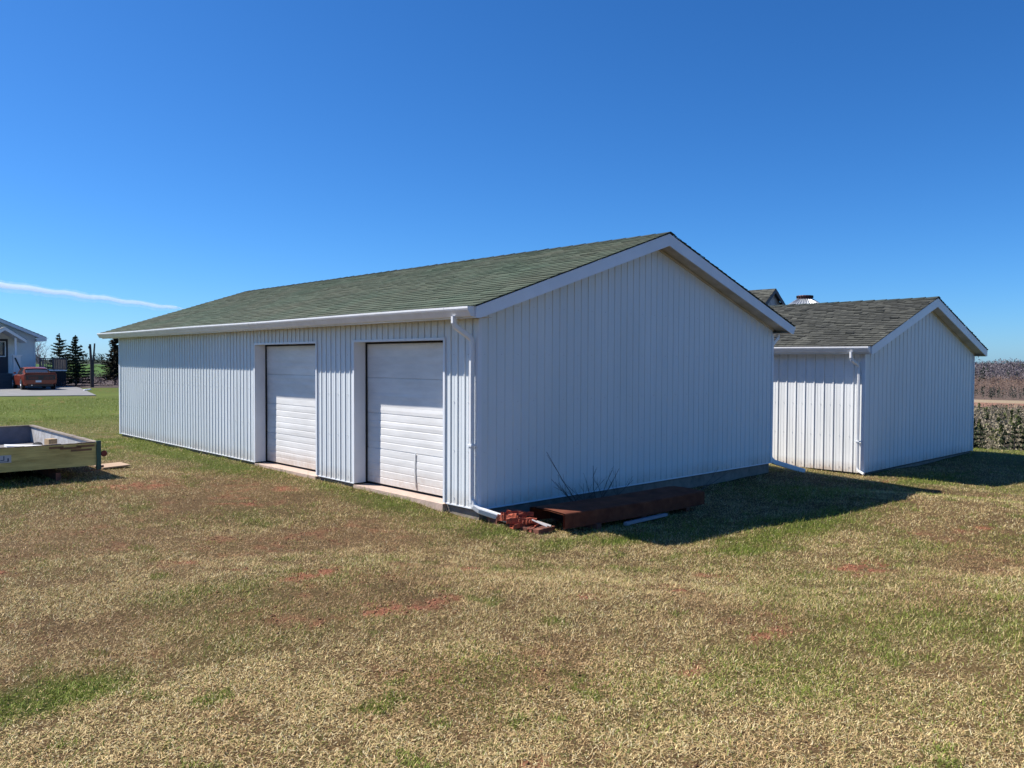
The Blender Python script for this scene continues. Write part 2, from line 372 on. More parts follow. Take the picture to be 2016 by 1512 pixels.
# ------------------------------------------------------------------ sheds
def ribbed(mb, P0, D, Nn, length, zb, ztop, pitch, phase, big, small, openings=(), ribh=.012, ribw=.012, gd=.012):
    """ribbed sheet wall; D along, Nn outward; openings = (t0,t1,z0)"""
    ts = {0.0: 0.0, length: 0.0}
    k = -1
    while phase+k*pitch < length+pitch:
        c = phase+k*pitch
        for dt, h in ((-ribw-.011, 0), (-ribw-.009, -gd), (-ribw-.003, -gd), (-ribw, 0), (-ribw*.6, ribh), (ribw*.6, ribh), (ribw, 0)): ts[round(c+dt, 5)] = h
        for q in range(1, small+1):
            cc = c+pitch*q/(small+1)
            for dt, h in ((-.007, 0), (0, ribh*.3), (.007, 0)): ts[round(cc+dt, 5)] = h
        k += 1
    for o in openings: ts[o[0]] = 0; ts[o[1]] = 0
    T = sorted(t for t in ts if 0 <= t <= length)
    P0 = Vector(P0); D = Vector(D); Nn = Vector(Nn)
    for a, b in zip(T[:-1], T[1:]):
        z0 = zb; m_ = (a+b)/2
        for o in openings:
            if o[0] < m_ < o[1]: z0 = o[2]
        pa = P0+D*a+Nn*ts[a]; pb = P0+D*b+Nn*ts[b]
        mb.face([(pa.x, pa.y, z0), (pb.x, pb.y, z0), (pb.x, pb.y, ztop(b)), (pa.x, pa.y, ztop(a))])

def shingles(mb, xe, ze, xr, zr, y0, y1, expo, tab, thick, curl, rnd):
    """courses of tabs from the eave (xe,ze) to the ridge (xr,zr)"""
    S = Vector((xr-xe, 0, zr-ze)); Ls = S.length; S.normalize(); N_ = Vector((-S.z, 0, S.x)) if S.x > 0 else Vector((S.z, 0, -S.x))
    n = int(math.ceil(Ls/expo)); O = Vector((xe, 0, ze))
    for i in range(n):
        a0 = i*expo-.01; a1 = min(Ls, (i+1)*expo+.02); y = y0-rnd.random()*tab; drift = rnd.uniform(-1, 1)*.006
        while y < y1:
            w_ = tab*rnd.uniform(.92, 1.08); ya, yb = max(y, y0), min(y+w_-.004, y1)
            if yb-ya > .01:
                t0 = thick*rnd.uniform(.8, 1.3)+(curl*rnd.random()**3); j = drift+rnd.uniform(-1, 1)*curl*.35
                lo = a0+j
                A = O+S*lo+N_*t0; B = O+S*a1+N_*.003; C0 = O+S*lo
                t1 = t0+curl*rnd.uniform(-.25, .25); A2 = O+S*lo+N_*max(t1, .003)
                mb.face([(A.x, ya, A.z), (A2.x, yb, A2.z), (B.x, yb, B.z), (B.x, ya, B.z)])
                mb.face([(C0.x, ya, C0.z), (C0.x, yb, C0.z), (A2.x, yb, A2.z), (A.x, ya, A.z)])
                mb.face([(C0.x, ya, C0.z), (A.x, ya, A.z), (B.x, ya, B.z)])
            y += w_

def roof_parts(root, W, ylo, yhi, x0, ze, zf, zr, o, fh, mats, expo, tab, thick, curl, seed, gut=(True, True), zb=0):
    """x0 = front wall; ze fascia bottom; zf fascia top/roof edge; zr ridge top; ylo,yhi roof ends"""
    rnd = random.Random(seed); xm = x0+W/2; xl, xr_ = x0-o, x0+W+o; sl = (zr-zf)/(xm-xl)
    zt = lambda x: zf+sl*min(x-xl, xr_-x)
    mb = MB()
    # deck underlay
    for a, b in ((xl, xm), (xr_, xm)):
        mb.face([(a, ylo+.01, zt(a)-.004), (a, yhi-.01, zt(a)-.004), (b, yhi-.01, zt(b)-.004), (b, ylo+.01, zt(b)-.004)])
    shingles(mb, xl-.015, zf-.005, xm, zr, ylo-.015, yhi+.015, expo, tab, thick, curl, rnd)
    shingles(mb, xr_+.015, zf-.005, xm, zr, ylo-.015, yhi+.015, expo, tab, thick, curl, rnd)
    rf = mb.build('roof', mats[0], root)
    cp = MB(); y = ylo-.02
    while y < yhi:
        y1 = min(y+.3, yhi+.02); q = rnd.uniform(0, .006+curl*.3)
        for sg in (-1, 1):
            cp.face([(xm, y, zr+.018+q), (xm, y1, zr+.012), (xm+sg*.13, y1, zr+.012-.13*sl), (xm+sg*.13, y, zr+.018+q-.13*sl)])
        cp.face([(xm-.13, y, zr-.01-.13*sl), (xm, y, zr), (xm, y, zr+.018+q), (xm-.13, y, zr+.018+q-.13*sl)])
        y = y1-.005
    cp.build('ridge_cap', mats[1], rf)
    # rake boards, both gables
    for ys, yn in ((ylo, ylo+.022), (yhi-.022, yhi)):
        mb = MB()
        ap = zr-.014; ab = ap-fh*1.12
        for sg, xe in ((1, xl), (-1, xr_)):
            P = [(xe, zf-.014), (xm, ap), (xm, ab), (xe+sg*fh*.45, ze+fh*.02), (xe, ze)]
            mb.face([(x, ys, z) for x, z in P]); mb.face([(x, yn, z) for x, z in P][::-1])
            for k in range(len(P)):
                if k == 1: continue
                a, b = P[k], P[(k+1) % len(P)]
                mb.face([(a[0], ys, a[1]), (b[0], ys, b[1]), (b[0], yn, b[1]), (a[0], yn, a[1])])
        # joint strips where two lengths of cladding lap
        for fx in (.33, .68, 1.36, 1.7):
            x = xl+(xm-xl)*fx; z = zt(x)-.014
            mb.box((x-.012, ys-.0015, z-fh*1.04), (x+.012, ys-.0003, z-.008))
        mb.build('rake_board', trim, root)
    # eave fascia
    for xe, xi in ((xl, xl+.02), (xr_-.02, xr_)):
        mb = MB(); mb.box((xe, ylo+.024, ze), (xi, yhi-.024, zf-.012)); mb.build('fascia', trim, root)
    # soffits: level under the eaves, sloped under the gable overhang
    mb = MB()
    for a, b in ((xl+.022, x0-.002), (x0+W+.002, xr_-.022)):
        mb.box((a, ylo+.024, ze+.012), (b, yhi-.024, ze+.018))
    mb.build('soffit', soffit_m, root)
    mb = MB(); g0 = ylo+.024
    dz = fh*1.12-.03
    for sg, xe in ((1, xl), (-1, xr_)):
        pa = (xe+sg*.02, zt(xe+sg*.02)-.05-dz*.55); pb = (xm, zr-.014-dz)
        pa = (xe+sg*.03, zt(xe)-dz+.0)
        mb.face([(pa[0], g0, pa[1]), (pb[0], g0, pb[1]), (pb[0], root['wy0']-.012, pb[1]), (pa[0], root['wy0']-.012, pa[1])])
        # J-trim along the top of the gable siding
        for k in range(1):
            a = Vector((xe+sg*(o-.0), root['wy0']-.02, zt(xe+sg*o)-dz-.01)); b = Vector((xm, root['wy0']-.02, zr-.014-dz-.012))
            mb.grid([[a, a+Vector((0, 0, -.03)), a+Vector((0, .02, -.03))], [b, b+Vector((0, 0, -.03)), b+Vector((0, .02, -.03))]])
    mb.build('gable_soffit', soffit_m, root)
    # gutters
    for side, on in ((-1, gut[0]), (1, gut[1])):
        if not on: continue
        xe = xl-.001 if side < 0 else xr_+.001; gb = zf-.135
        pr = [(.0, .125), (.0, 0), (.055, 0), (.068, .016), (.088, .05), (.108, .078), (.116, .098), (.116, .122), (.106, .122), (.106, .116), (.112, .116), (.112, .1), (.104, .082), (.084, .054), (.064, .02), (.053, .004), (.004, .004), (.004, .125)]
        mb = MB(); ys = [ylo+.03+(yhi-.0-ylo-.03)*k/24 for k in range(25)]
        rows = [[(xe+side*p*1.0, yy, gb+q+.004*math.sin(yy*.9)) for p, q in pr] for yy in ys]
        mb.grid(rows, True)
        for r_ in (rows[0], rows[-1]):
            e = [r_[k] for k in (0, 1, 2, 3, 4, 5, 6, 7)]; mb.face(e)
        for yj in (ylo+.5, ylo+6.1, ylo+12.2):   # lapped joints
            if yj < yhi-.2:
                mb.grid([[(xe+side*(p+.002), yy, gb+q-.001+.004*math.sin(yy*.9)) for p, q in pr[1:9]] for yy in (yj, yj+.05)])
        mb.build('gutter', gutter_m, root, smooth=False)

# ---- shed A
W, L = 7.26, 14.227
oA, ylo, yhi = .276, -.277, L+.5
A = thing('storage_shed', 'long white metal clad shed with two roll doors and a green shingle roof', 'shed', (0, 0, 0)); A['wy0'] = 0.0
zsl = (3.885-2.575)/(3.63+.276)
topA = lambda t: min(2.575+zsl*(min(t, W-t)+.276)-.10, 9)
doors = ((.704, 2.936), (4.109, 6.372)); DT = 2.177; REC = .218
mb = MB(); m_siding_screw = mat('screw_head', (.56, .58, .6), .4)
ribbed(mb, (0, 0, 0), (0, 1, 0), (-1, 0, 0), L, 0, lambda t: 2.44, .147, .131, 0, 1, [(a, b, DT) for a, b in doors], ribh=.0135, ribw=.0125)
mb.m = 1
for z in (.09, .72, 1.36, 1.98):
    t = .131+.0735
    while t < L:
        if not any(a-.02 < t < b+.02 for a, b in doors): mb.box((-.012, t-.004, z-.004), (-.002, t+.004, z+.004))
        t += .294
mb.build('front_wall', [siding, m_siding_screw], A)
mb = MB(); ribbed(mb, (0, 0, 0), (1, 0, 0), (0, -1, 0), W, 0, topA, .147, .018, 0, 1, ribh=.007, ribw=.009, gd=.005)
mb.m = 1
for z in (.09, .72, 1.36, 1.98, 2.62):
    t = .018+.0735
    while t < W:
        if topA(t) > z+.05: mb.box((t-.004, -.01, z-.004), (t+.004, -.002, z+.004))
        t += .294
mb.build('gable_wall', [siding, m_siding_screw], A)
mb = MB()
ribbed(mb, (W, 0, 0), (0, 1, 0), (1, 0, 0), L, 0, lambda t: 2.44, .147, .05, 0, 0)
ribbed(mb, (0, L, 0), (1, 0, 0), (0, 1, 0), W, 0, topA, .147, .05, 0, 0)
mb.build('rear_wall', siding, A)
mb = MB()   # corner and opening trim
for x, y, sx, sy in ((0, 0, -1, -1), (W, 0, 1, -1), (0, L, -1, 1)):
    zt_ = 2.43
    mb.box((min(x, x+sx*.018)-.0, min(y-sy*.05, y+sy*.016), -.015), (max(x, x+sx*.018), max(y-sy*.05, y+sy*.016), zt_))
    mb.box((min(x-sx*.035, x-sx*.001), min(y+sy*.002, y+sy*.016), -.015), (max(x-sx*.035, x-sx*.001), max(y+sy*.002, y+sy*.016), zt_))
mb.box((-.012, .02, -.012), (.004, doors[0][0]-.03, .004)); mb.box((-.012, doors[0][1]+.03, -.012), (.004, doors[1][0]-.03, .004)); mb.box((-.012, doors[1][1]+.03, -.012), (.004, L-.05, .004))
mb.box((.05, -.014, -.013), (W-.05, .004, .004))
mb.build('corner_trim', trim, A)
for a, b in doors:
    mb = MB()
    # frame trim standing proud of the siding, then the lined jambs
    mb.box((-.022, a-.03, -.0), (-.003, a+.006, DT+.03)); mb.box((-.022, b-.006, -.0), (-.003, b+.035, DT+.03)); mb.box((-.0215, a+.006, DT-.004), (-.003, b-.006, DT+.028))
    mb.box((-.003, b-.0, -.0), (REC-.03, b+.02, DT)); mb.box((-.003, a-.02, 0), (REC-.03, a-.0, DT)); mb.box((-.003, a, DT), (REC-.03, b, DT+.02))
    mb.build('door_frame', trim, A)
    mb = MB(); mb.box((REC-.028, b-.018, .0), (REC-.004, b-.001, DT-.002)); mb.box((REC-.028, a+.001, 0), (REC-.004, a+.018, DT-.002)); mb.box((REC-.028, a+.018, DT-.03), (REC-.004, b-.018, DT-.002))
    mb.build('weather_seal', dark, A)
    mb = MB(); ns = 4; zs = 2.16/ns; rnd = random.Random(int(a*10))
    prof = []
    for s_ in range(ns):
        z0 = .012+s_*zs; z1 = z0+zs-.006
        prof.append((.012, z0))
        if s_ < 3 or True:
            ng = 5
            for g in range(ng):
                za = z0+(z1-z0)*g/ng; zb_ = z0+(z1-z0)*(g+1)/ng
                gd = .003+.0015*rnd.random() if s_ < 2 else .0008
                if g: prof.append((gd, za-.006)); prof.append((0.0, za+.008))
                else: prof.append((0, z0+.006))
                prof.append((-.003*rnd.random(), (za+zb_)/2)); prof.append((0.0, zb_-.012 if g < ng-1 else z1-.005))
        prof.append((.012, z1))
    ny = 14
    rows = [[(REC+p+.0035*math.sin(1.7*(a+(b-a)*k/ny)+z*3.1), a+.004+(b-a-.008)*k/ny, z) for p, z in prof] for k in range(ny+1)]
    mb.grid(rows)
    dp = mb.build('roll_door', door_m, A)
    if a < 1:
        q = MB(); q.grid([[(REC-.013+dx_, 1.63+.03*math.sin(z*5)+dy_, z) for dx_, dy_ in ((0, -.017), (-.006, 0), (0, .017))] for z in np.linspace(.04, .56, 14)])
        q.build('vertical_strap', door_m, dp)
    mb = MB(); mb.box((-.03, a-.0, -.13), (REC+.35, b+.0, -.022)); mb.build('door_sill', apron_m, A)
roof_parts(A, W, ylo, yhi, 0, 2.422, 2.575, 3.885, oA, .165, (sh_green, cap_dark), .137, .3, .014, .003, 3)
mb = MB(); mb.box((.035, .03, -.6), (W-.03, L-.03, -.03)); mb.build('foundation', concrete, A)
def downspout(root, pts, sq=(.033, .025), name='downspout', bands=(), m=gutter_m):
    mb = MB(); mb.tube(pts, 1.0, sq=sq); d = mb.build(name, m, root)
    if bands:
        for p in bands:
            q = MB(); q.box((p[0]-.045, p[1]-.042, p[2]-.012), (p[0]+.045, p[1]+.042, p[2]+.012)); q.build('strap', trim, d)
    return d
# front corner downspout with its kicker along the ground
downspout(A, [(-.345, .075, 2.45), (-.345, .075, 2.37), (-.325, .074, 2.325), (-.12, .066, 2.21), (-.07, .064, 2.165), (-.062, .062, 2.09), (-.062, .062, .16), (-.06, .055, .08)], bands=((-.062, .062, .82),))
downspout(A, [(-.062, .064, .115), (-.055, .02, .04), (-.03, -.06, .0), (.17, -.47, -.105)], sq=(.04, .03), name='downspout_extension')
downspout(A, [(W+.345, .09, 2.45), (W+.345, .085, 2.36), (W+.075, .07, 2.2), (W+.062, .062, 2.1), (W+.062, .062, .12), (W+.07, .04, .03)])
downspout(A, [(W+.03, .03, .06), (W+.1, .0, .0), (W+.78, -.26, -.21)], sq=(.045, .033), name='downspout_extension')

# ---- shed B
bx, by, bz, bW, bL = 9.955, -.568, -.4, 6.533, 9.0
B = thing('small_shed', 'shorter white ribbed metal shed with weathered grey shingles, behind the long shed', 'shed', (bx, by, bz)); B['wy0'] = by
bzf, bzr_, bo = 2.232, 3.40, .236
slB = (bzr_-bzf)/(bW/2+bo)
topB = lambda t: bzf+slB*(min(t, bW-t)+bo)-.10
mb = MB(); ribbed(mb, (bx, by, bz), (0, 1, 0), (-1, 0, 0), bL, bz, lambda t: 2.09, .212, .235, 0, 2, ribh=.016, ribw=.015)
mb.m = 1
for z in (-.3, .35, 1.0, 1.6):
    t = .235+.07
    while t < bL: mb.box((bx-.012, by+t-.006, z-.006), (bx-.002, by+t+.006, z+.006)); t += .212
mb.build('front_wall', [siding_old, m_siding_screw], B)
mb = MB(); ribbed(mb, (bx, by, bz), (1, 0, 0), (0, -1, 0), bW, bz, topB, .212, .05, 0, 2, ribh=.009, ribw=.011, gd=.006); mb.build('gable_wall', siding, B)
mb = MB(); ribbed(mb, (bx+bW, by, bz), (0, 1, 0), (1, 0, 0), bL, bz, lambda t: 2.09, .212, .05, 0, 0); ribbed(mb, (bx, by+bL, bz), (1, 0, 0), (0, 1, 0), bW, bz, topB, .212, .05, 0, 0)
mb.build('rear_wall', siding_old, B)
mb = MB()
for x, y, sx, sy in ((bx, by, -1, -1), (bx+bW, by, 1, -1)):
    mb.box((min(x, x+sx*.02), min(y-sy*.05, y+sy*.018), bz-.01), (max(x, x+sx*.02), max(y-sy*.05, y+sy*.018), 2.08))
    mb.box((min(x-sx*.035, x-sx*.001), min(y+sy*.002, y+sy*.018), bz-.01), (max(x-sx*.035, x-sx*.001), max(y+sy*.002, y+sy*.018), 2.08))
mb.build('corner_trim', trim, B)
roof_parts(B, bW, by-.244, by+bL+.3, bx, 2.064, bzf, bzr_, bo, .18, (sh_grey, cap_dark), .14, .17, .017, .017, 9)
mb = MB(); mb.box((bx+.03, by+.03, bz-.6), (bx+bW-.03, by+bL-.03, bz-.03)); mb.build('foundation', concrete, B)
downspout(B, [(bx-.31, by+.15, 2.11), (bx-.31, by+.15, 1.99), (bx-.29, by+.14, 1.94), (bx-.1, by+.1, 1.84), (bx-.07, by+.09, 1.78), (bx-.07, by+.09, -.28), (bx-.08, by+.07, -.34), (bx-.1, by-.06, -.4)], bands=((bx-.07, by+.09, .26),))

# ------------------------------------------------------------------ barn and grain bin behind
old_clap = mat('barn_clapboard', (.6, .6, .6), .8, var=(.3, .3, .28), var_scale=2, bump=.2)
gz = 7.07; px_, py_ = 45.66, 21.66
C = thing('old_barn', 'tall old grey barn with a steep dark gable roof peeking over the shed roofs', 'barn', (px_, py_, -1))
mb = MB(); hw = 5.2; ev = gz-hw*.78
mb.face([(px_-hw, py_, -1.5), (px_+hw, py_, -1.5), (px_+hw, py_, ev), (px_, py_, gz-.15), (px_-hw, py_, ev)])
mb.face([(px_-hw, py_, -1.5), (px_-hw, py_+16, -1.5), (px_-hw, py_+16, ev), (px_-hw, py_, ev)]); mb.face([(px_+hw, py_, -1.5), (px_+hw, py_+16, -1.5), (px_+hw, py_+16, ev), (px_+hw, py_, ev)])
mb.face([(px_-hw, py_+16, -1.5), (px_+hw, py_+16, -1.5), (px_+hw, py_+16, ev), (px_, py_+16, gz-.15), (px_-hw, py_+16, ev)])
mb.build('wall', old_clap, C)
mb = MB()
rr_ = random.Random(4)
shingles(mb, px_-hw-.4, ev-.31, px_, gz, py_-.35, py_+16.3, .2, .5, .02, .03, rr_); shingles(mb, px_+hw+.4, ev-.31, px_, gz, py_-.35, py_+16.3, .2, .5, .02, .03, rr_)
mb.build('roof', sh_grey, C)
mb = MB()
for sg in (-1, 1):
    a = Vector((px_, py_-.36, gz-.02)); b = Vector((px_+sg*(hw+.4), py_-.36, ev-.33))
    mb.grid([[a, a+Vector((0, 0, -.28)), a+Vector((0, .04, -.28))], [b, b+Vector((0, 0, -.28)), b+Vector((0, .04, -.28))]])
mb.build('rake_board', mat('barn_trim', (.10, .11, .12), .7), C)
mb = MB(); mb.box((px_-.62, py_-.04, 4.6), (px_-.52, py_-.01, gz-.75)); mb.box((px_+1.1, py_-.04, 4.6), (px_+1.2, py_-.01, 5.6)); mb.box((px_-.5, py_-.04, 5.0), (px_+1.1, py_-.015, 5.08)); mb.build('loft_hatch', cap_dark, C)

galv = mat('galvanised_steel', (.55, .57, .58), .35, metal=.55, var=(.4, .41, .42), var_scale=3)
sx_, sy_ = 48.5, 20.6; sx_, sy_ = CAM.x+(48.5-CAM.x)*.82, CAM.y+(20.61-CAM.y)*.82
S_ = thing('grain_bin', 'round galvanised grain bin, only its ribbed cone top shows above the grey roof', 'grain bin', (sx_, sy_, -1))
zt_ = 5.74
mb = MB(); mb.lathe((sx_, sy_, 0), [(1.75, -1.2)]+[(1.75+.02*(k % 2), -1.2+k*.14) for k in range(1, 40)], 40); mb.build('wall', galv, S_)
mb = MB(); n = 36; rows = []
for rr0, z in ((1.85, zt_-1.25), (1.15, zt_-.62), (.42, zt_-.12)):
    rows.append([(sx_+(rr0)*math.cos(a), sy_+(rr0)*math.sin(a), z+(.11 if k % 4 == 0 else 0)*(.3+.4*rr0/1.8)) for k in range(n*4) for a in (2*math.pi*k/(n*4),)])
mb.grid(rows, True); mb.build('cone_roof', galv, S_)
mb = MB(); mb.m = 0; mb.lathe((sx_, sy_, zt_), [(.42, -.14), (.42, .02), (.46, .04), (.44, .09), (.2, .11), (.02, .12)], 24)
cap = mb.build('cap', mat('red_cap', (.13, .02, .02), .6), S_)
mb = MB()
for k in range(18):
    a = 2*math.pi*k/18; mb.box((sx_+.45*math.cos(a)-.03, sy_+.45*math.sin(a)-.03, zt_-.06), (sx_+.45*math.cos(a)+.03, sy_+.45*math.sin(a)+.03, zt_+.08), rot=a)
mb.build('cap_clamps', dark, cap)

# ------------------------------------------------------------------ rusty steel by the gable wall
rust = mat('rusty_steel', (.23, .085, .05), .75, metal=.1, var=(.11, .04, .03), var_scale=5, bump=.25, bump_scale=60)
rust_o = mat('orange_rust', (.50, .10, .04), .8, var=(.16, .04, .025), var_scale=14, bump=.4, bump_scale=60)
rustpl = mat('rust_plate', (.19, .066, .036), .8, spec=.1, var=(.10, .033, .02), var_scale=4, bump=.1)
T = thing('steel_trough', 'long rusty steel box beam lying beside the gable wall of the long shed', 'steel beam', (.42, -.8, -.2))
mb = MB(); ang = -.055
def rx(x, y, z): c, s = math.cos(ang), math.sin(ang); return (.42+(x-.42)*c-(y+.8)*s, -.8+(x-.42)*s+(y+.8)*c, z)
rows = []
for x in np.linspace(.42, 3.15, 12):
    sag = .012*math.sin((x-.42)/2.7*math.pi)
    rows.append([rx(x, y, z-sag) for y, z in ((-.49, -.13), (-.49, .045), (-.6, .06), (-.85, .066), (-1.13, .055), (-1.14, .045), (-1.14, -.13), (-1.11, -.13), (-1.11, .035), (-.85, .048), (-.55, .043), (-.52, .03), (-.52, -.13))])
mb.grid(rows, True); mb.build('shell', rustpl, T)
for x in (.9, 1.8, 2.8):
    mb = MB(); mb.box((x, -1.2, -.24), (x+.09, -.45, -.13), rot=.04); mb.build('bearer', rust, T)
mb = MB(); mb.box((.75, -1.08, -.12), (.77, -.55, .03)); mb.build('inner_shade_sheet', dark, T)  # near-black sheet added to paint the shade inside the beam's open end
T2 = thing('hinged_bracket', 'bright orange rusted steel frame pieces at the open end of the long rusty beam', 'scrap metal', (.25, -.6, -.2))
mb = MB(); rnd = random.Random(5)
def chan(p, q, w_, h_, t_=.012):      # a bent channel iron from p to q
    p, q = Vector(p), Vector(q); d = (q-p).normalized(); sdv = Vector((-d.y, d.x, 0)).normalized(); u_ = Vector((0, 0, 1))
    pr = [(-w_, 0), (-w_, h_), (-w_+t_, h_), (-w_+t_, t_), (w_-t_, t_), (w_-t_, h_*.8), (w_, h_*.8), (w_, 0)]
    rows = []
    for k in range(9):
        c = p.lerp(q, k/8)+Vector((rnd.uniform(-1, 1), rnd.uniform(-1, 1), rnd.uniform(-1, 1)))*.005
        rows.append([c+sdv*a_+u_*(b_*(1+rnd.uniform(-.25, .2))) for a_, b_ in pr])
    mb.grid(rows, True); mb.face(rows[0][::-1]); mb.face(rows[-1])
chan((.05, -.40, -.06), (.34, -.52, -.07), .055, .07); chan((.02, -.52, -.1), (.30, -.76, -.10), .05, .065); chan((.16, -.36, -.02), (.40, -.60, -.05), .03, .05)
chan((.0, -.62, -.15), (.34, -.68, -.13), .045, .05); chan((.10, -.84, -.17), (.36, -.74, -.13), .035, .045); chan((.04, -.34, -.1), (.10, -.62, -.07), .025, .09)
for k in range(26):
    x, y = rnd.uniform(.02, .36), rnd.uniform(-.8, -.36); s_ = rnd.uniform(.008, .02)
    mb.lathe((x, y, -.07+rnd.uniform(-.03, .05)), [(0, -.02), (s_, -.015), (s_*.8, .015), (0, .02)], 6)
mb.build('frame', rust_o, T2)
mb = MB(); mb.box((.05, -.3, -.2), (.5, -.1, -.03)); mb.box((.1, -.95, -.2), (.42, -.45, -.13), rot=.1); mb.build('base_plate', rust, T2)
mb = MB(); mb.tube([(.2, -.78, -.045), (.24, -1.0, -.10)], .011, 8); mb.tube([(.3, -.62, -.07), (.36, -.95, -.12)], .016, 8); mb.build('rod', mat('bare_steel', (.6, .55, .5), .35, metal=.4), T2)
mb = MB(); z0 = H(1.8, -1.12)
mb.box((1.35, -1.31, z0+.02), (2.25, -1.26, z0+.055), rot=.03); mb.box((1.4, -1.29, z0-.02), (1.46, -1.23, z0+.02))
tag(mb.build('metal_bar', mat('grey_bar', (.3, .3, .33), .5)), 'thin grey metal bar lying on the shaded grass in front of the rusty beam', 'metal bar')
# bare canes by the wall
twig_m = mat('cane_bark', (.10, .07, .06), .8)
rnd = random.Random(8)
for lb, loc, canes in (('leafless shrub of thin dark canes against the shaded gable wall behind the rusty beam', (1.7, -.28, -.2), (((1.62,-.3,-.15),(.95,-.28,.69),.007),((1.6,-.3,-.15),(1.02,-.3,.32),.006),((1.95,-.3,-.15),(1.86,-.3,.43),.006),((1.95,-.3,-.15),(2.49,-.25,.33),.006),((2.0,-.28,-.15),(2.42,-.2,.36),.005),((1.7,-.3,-.15),(1.66,-.3,.2),.004),((2.2,-.3,-.15),(2.75,-.3,.14),.005),((1.75,-.35,-.15),(1.2,-.4,.15),.005))),
                       ('small sprig of two bare canes at the foot of the gable wall further right', (4.5, -.3, -.2), (((4.5,-.3,-.2),(5.3,-.35,.05),.006),((4.52,-.3,-.2),(5.1,-.25,.12),.004)))):
    U = thing('bare_shrub', lb, 'shrub', loc, 'bare shrubs along the gable wall')
    if len(canes) > 4:
        canes = canes+tuple(((x_, -.3+rnd.uniform(-.06, .08), -.15), (x_+rnd.uniform(-.5, .5), -.3+rnd.uniform(-.15, .15), rnd.uniform(.05, .36)), rnd.uniform(.003, .005)) for x_ in [rnd.uniform(1.3, 2.5) for _ in range(12)])
    for base, tip, r0 in canes:
        mb = MB(); base, tip = Vector(base), Vector(tip); mid = base.lerp(tip, .5)+Vector((rnd.uniform(-.04, .04), 0, rnd.uniform(-.03, .03)))
        mb.tube([base, mid, tip], [r0, r0*.75, r0*.4], 5)
        for k in range(3):
            f = rnd.uniform(.35, .8); q = base.lerp(mid, f*2) if f < .5 else mid.lerp(tip, f*2-1); e = q+(tip-base)*rnd.uniform(.12, .25)+Vector((rnd.uniform(-.1, .1), 0, rnd.uniform(0, .08)))
            mb.tube([q, e], [r0*.5, r0*.25], 4)
        mb.build('cane', twig_m, U)

# ------------------------------------------------------------------ wagon box at left
ply = mat('pressed_wood', (.66, .54, .19), .8, var=(.42, .32, .10), var_scale=7, bump=.15, stretch=(.35, 1, 2.5))
ply_in = mat('grey_liner', (.5, .5, .5), .7, var=(.32, .3, .28), var_scale=5)
wood = mat('weathered_rail', (.3, .25, .2), .85, var=(.17, .13, .1), var_scale=8, stretch=(1, .2, 1))
greenp = mat('green_paint', (.015, .10, .07), .5, var=(.03, .06, .05), var_scale=8)
G_ = thing('wagon', 'low flat wagon box with yellowish plywood sides and green corner post on the lawn', 'wagon', (-3.85, 8.2, 0))
xa, xb, ya, yb, z0, z1 = -5.05, -2.8, 6.0, 10.4, .22, .575
G = H(-3.5, 6)
mb = MB(); mb.box((xa, ya, z0), (xb-.035, ya+.03, z1)); mb.build('tail_board', ply, G_)
# peeling top edge strips
mb = MB(); q = MB()
for k in range(18):
    x = xa+k*(xb-xa-.06)/18; h_ = .006+.012*random.random()
    q.box((x, ya-.006, z1+.001), (x+.13, ya+.036, z1+.004+h_))
q.build('top_rail', wood, G_)
q = MB(); q.m = 0
for px0, px1, dz_ in ((-3.35, -3.05, -.05), (-3.2, -2.9, -.09), (-3.5, -3.3, -.03), (-3.12, -2.86, -.03)):
    q.box((px0, ya-.0025, z1+dz_-.025), (px1, ya-.0008, z1+dz_+.008), rot=0)
q.build('bare_wood_patches', mat('flaked_wood', (.26, .13, .07), .9, var=(.16, .1, .05), var_scale=16), G_)
mb = MB(); mb.box((xb-.03, ya+.032, z0), (xb, yb, z1-.01)); mb.build('side_board', [ply_in], G_)
mb = MB()
for k in range(14): y = ya+.04+k*(yb-ya-.04)/14; mb.box((xb-.055, y, z1-.008), (xb+.02, y+(yb-ya)/14-.004, z1+.012+.006*random.random()))
mb.build('side_rail', wood, G_)
mb = MB(); mb.box((xa-.002, ya+.032, z0), (xa+.028, yb, z1-.01)); mb.build('side_board', ply, G_)
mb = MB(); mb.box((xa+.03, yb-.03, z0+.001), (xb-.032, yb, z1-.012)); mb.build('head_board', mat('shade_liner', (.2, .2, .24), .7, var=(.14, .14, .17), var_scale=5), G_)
mb = MB(); mb.box((xa+.03, yb-.05, z1-.01), (xb-.06, yb+.01, z1+.012)); mb.build('head_rail', wood, G_)
mb = MB(); mb.box((xa+.03, ya+.032, z0+.003), (xb-.032, yb-.032, z0+.03)); mb.build('floor', mat('wagon_floor', (.16, .15, .15), .8), G_)
mb = MB(); mb.box((xb-.033, ya-.02, z0-.07), (xb+.03, ya+.03, z1+.03)); mb.box((xb-.001, ya-.012, z0-.05), (xb+.012, ya+.16, z0)); mb.build('corner_post', greenp, G_)
mb = MB()
for y in (7.0, 8.3, 9.6): mb.box((xa+.1, y, z0-.08), (xb-.05, y+.07, z0-.001))
for x in (xa+.5, xb-.6): mb.box((x, ya+.05, z0-.2), (x+.07, yb, z0-.081))
mb.build('chassis', rust, G_)
for x in (xa+.25, xb-.42):
    mb = MB(); mb.lathe((x, 8.3, G+.2), [(0, 0), (.12, 0), (.2, .01), (.215, .06), (.2, .12), (.12, .13), (0, .13)], 20, axis='y')
    wv = MB(); wv.v = [(x+(yy-8.3), 8.3+(xx-x), zz) for xx, yy, zz in mb.v]; wv.f = mb.f; wv.mi = mb.mi; wv.build('wheel', dark, G_)
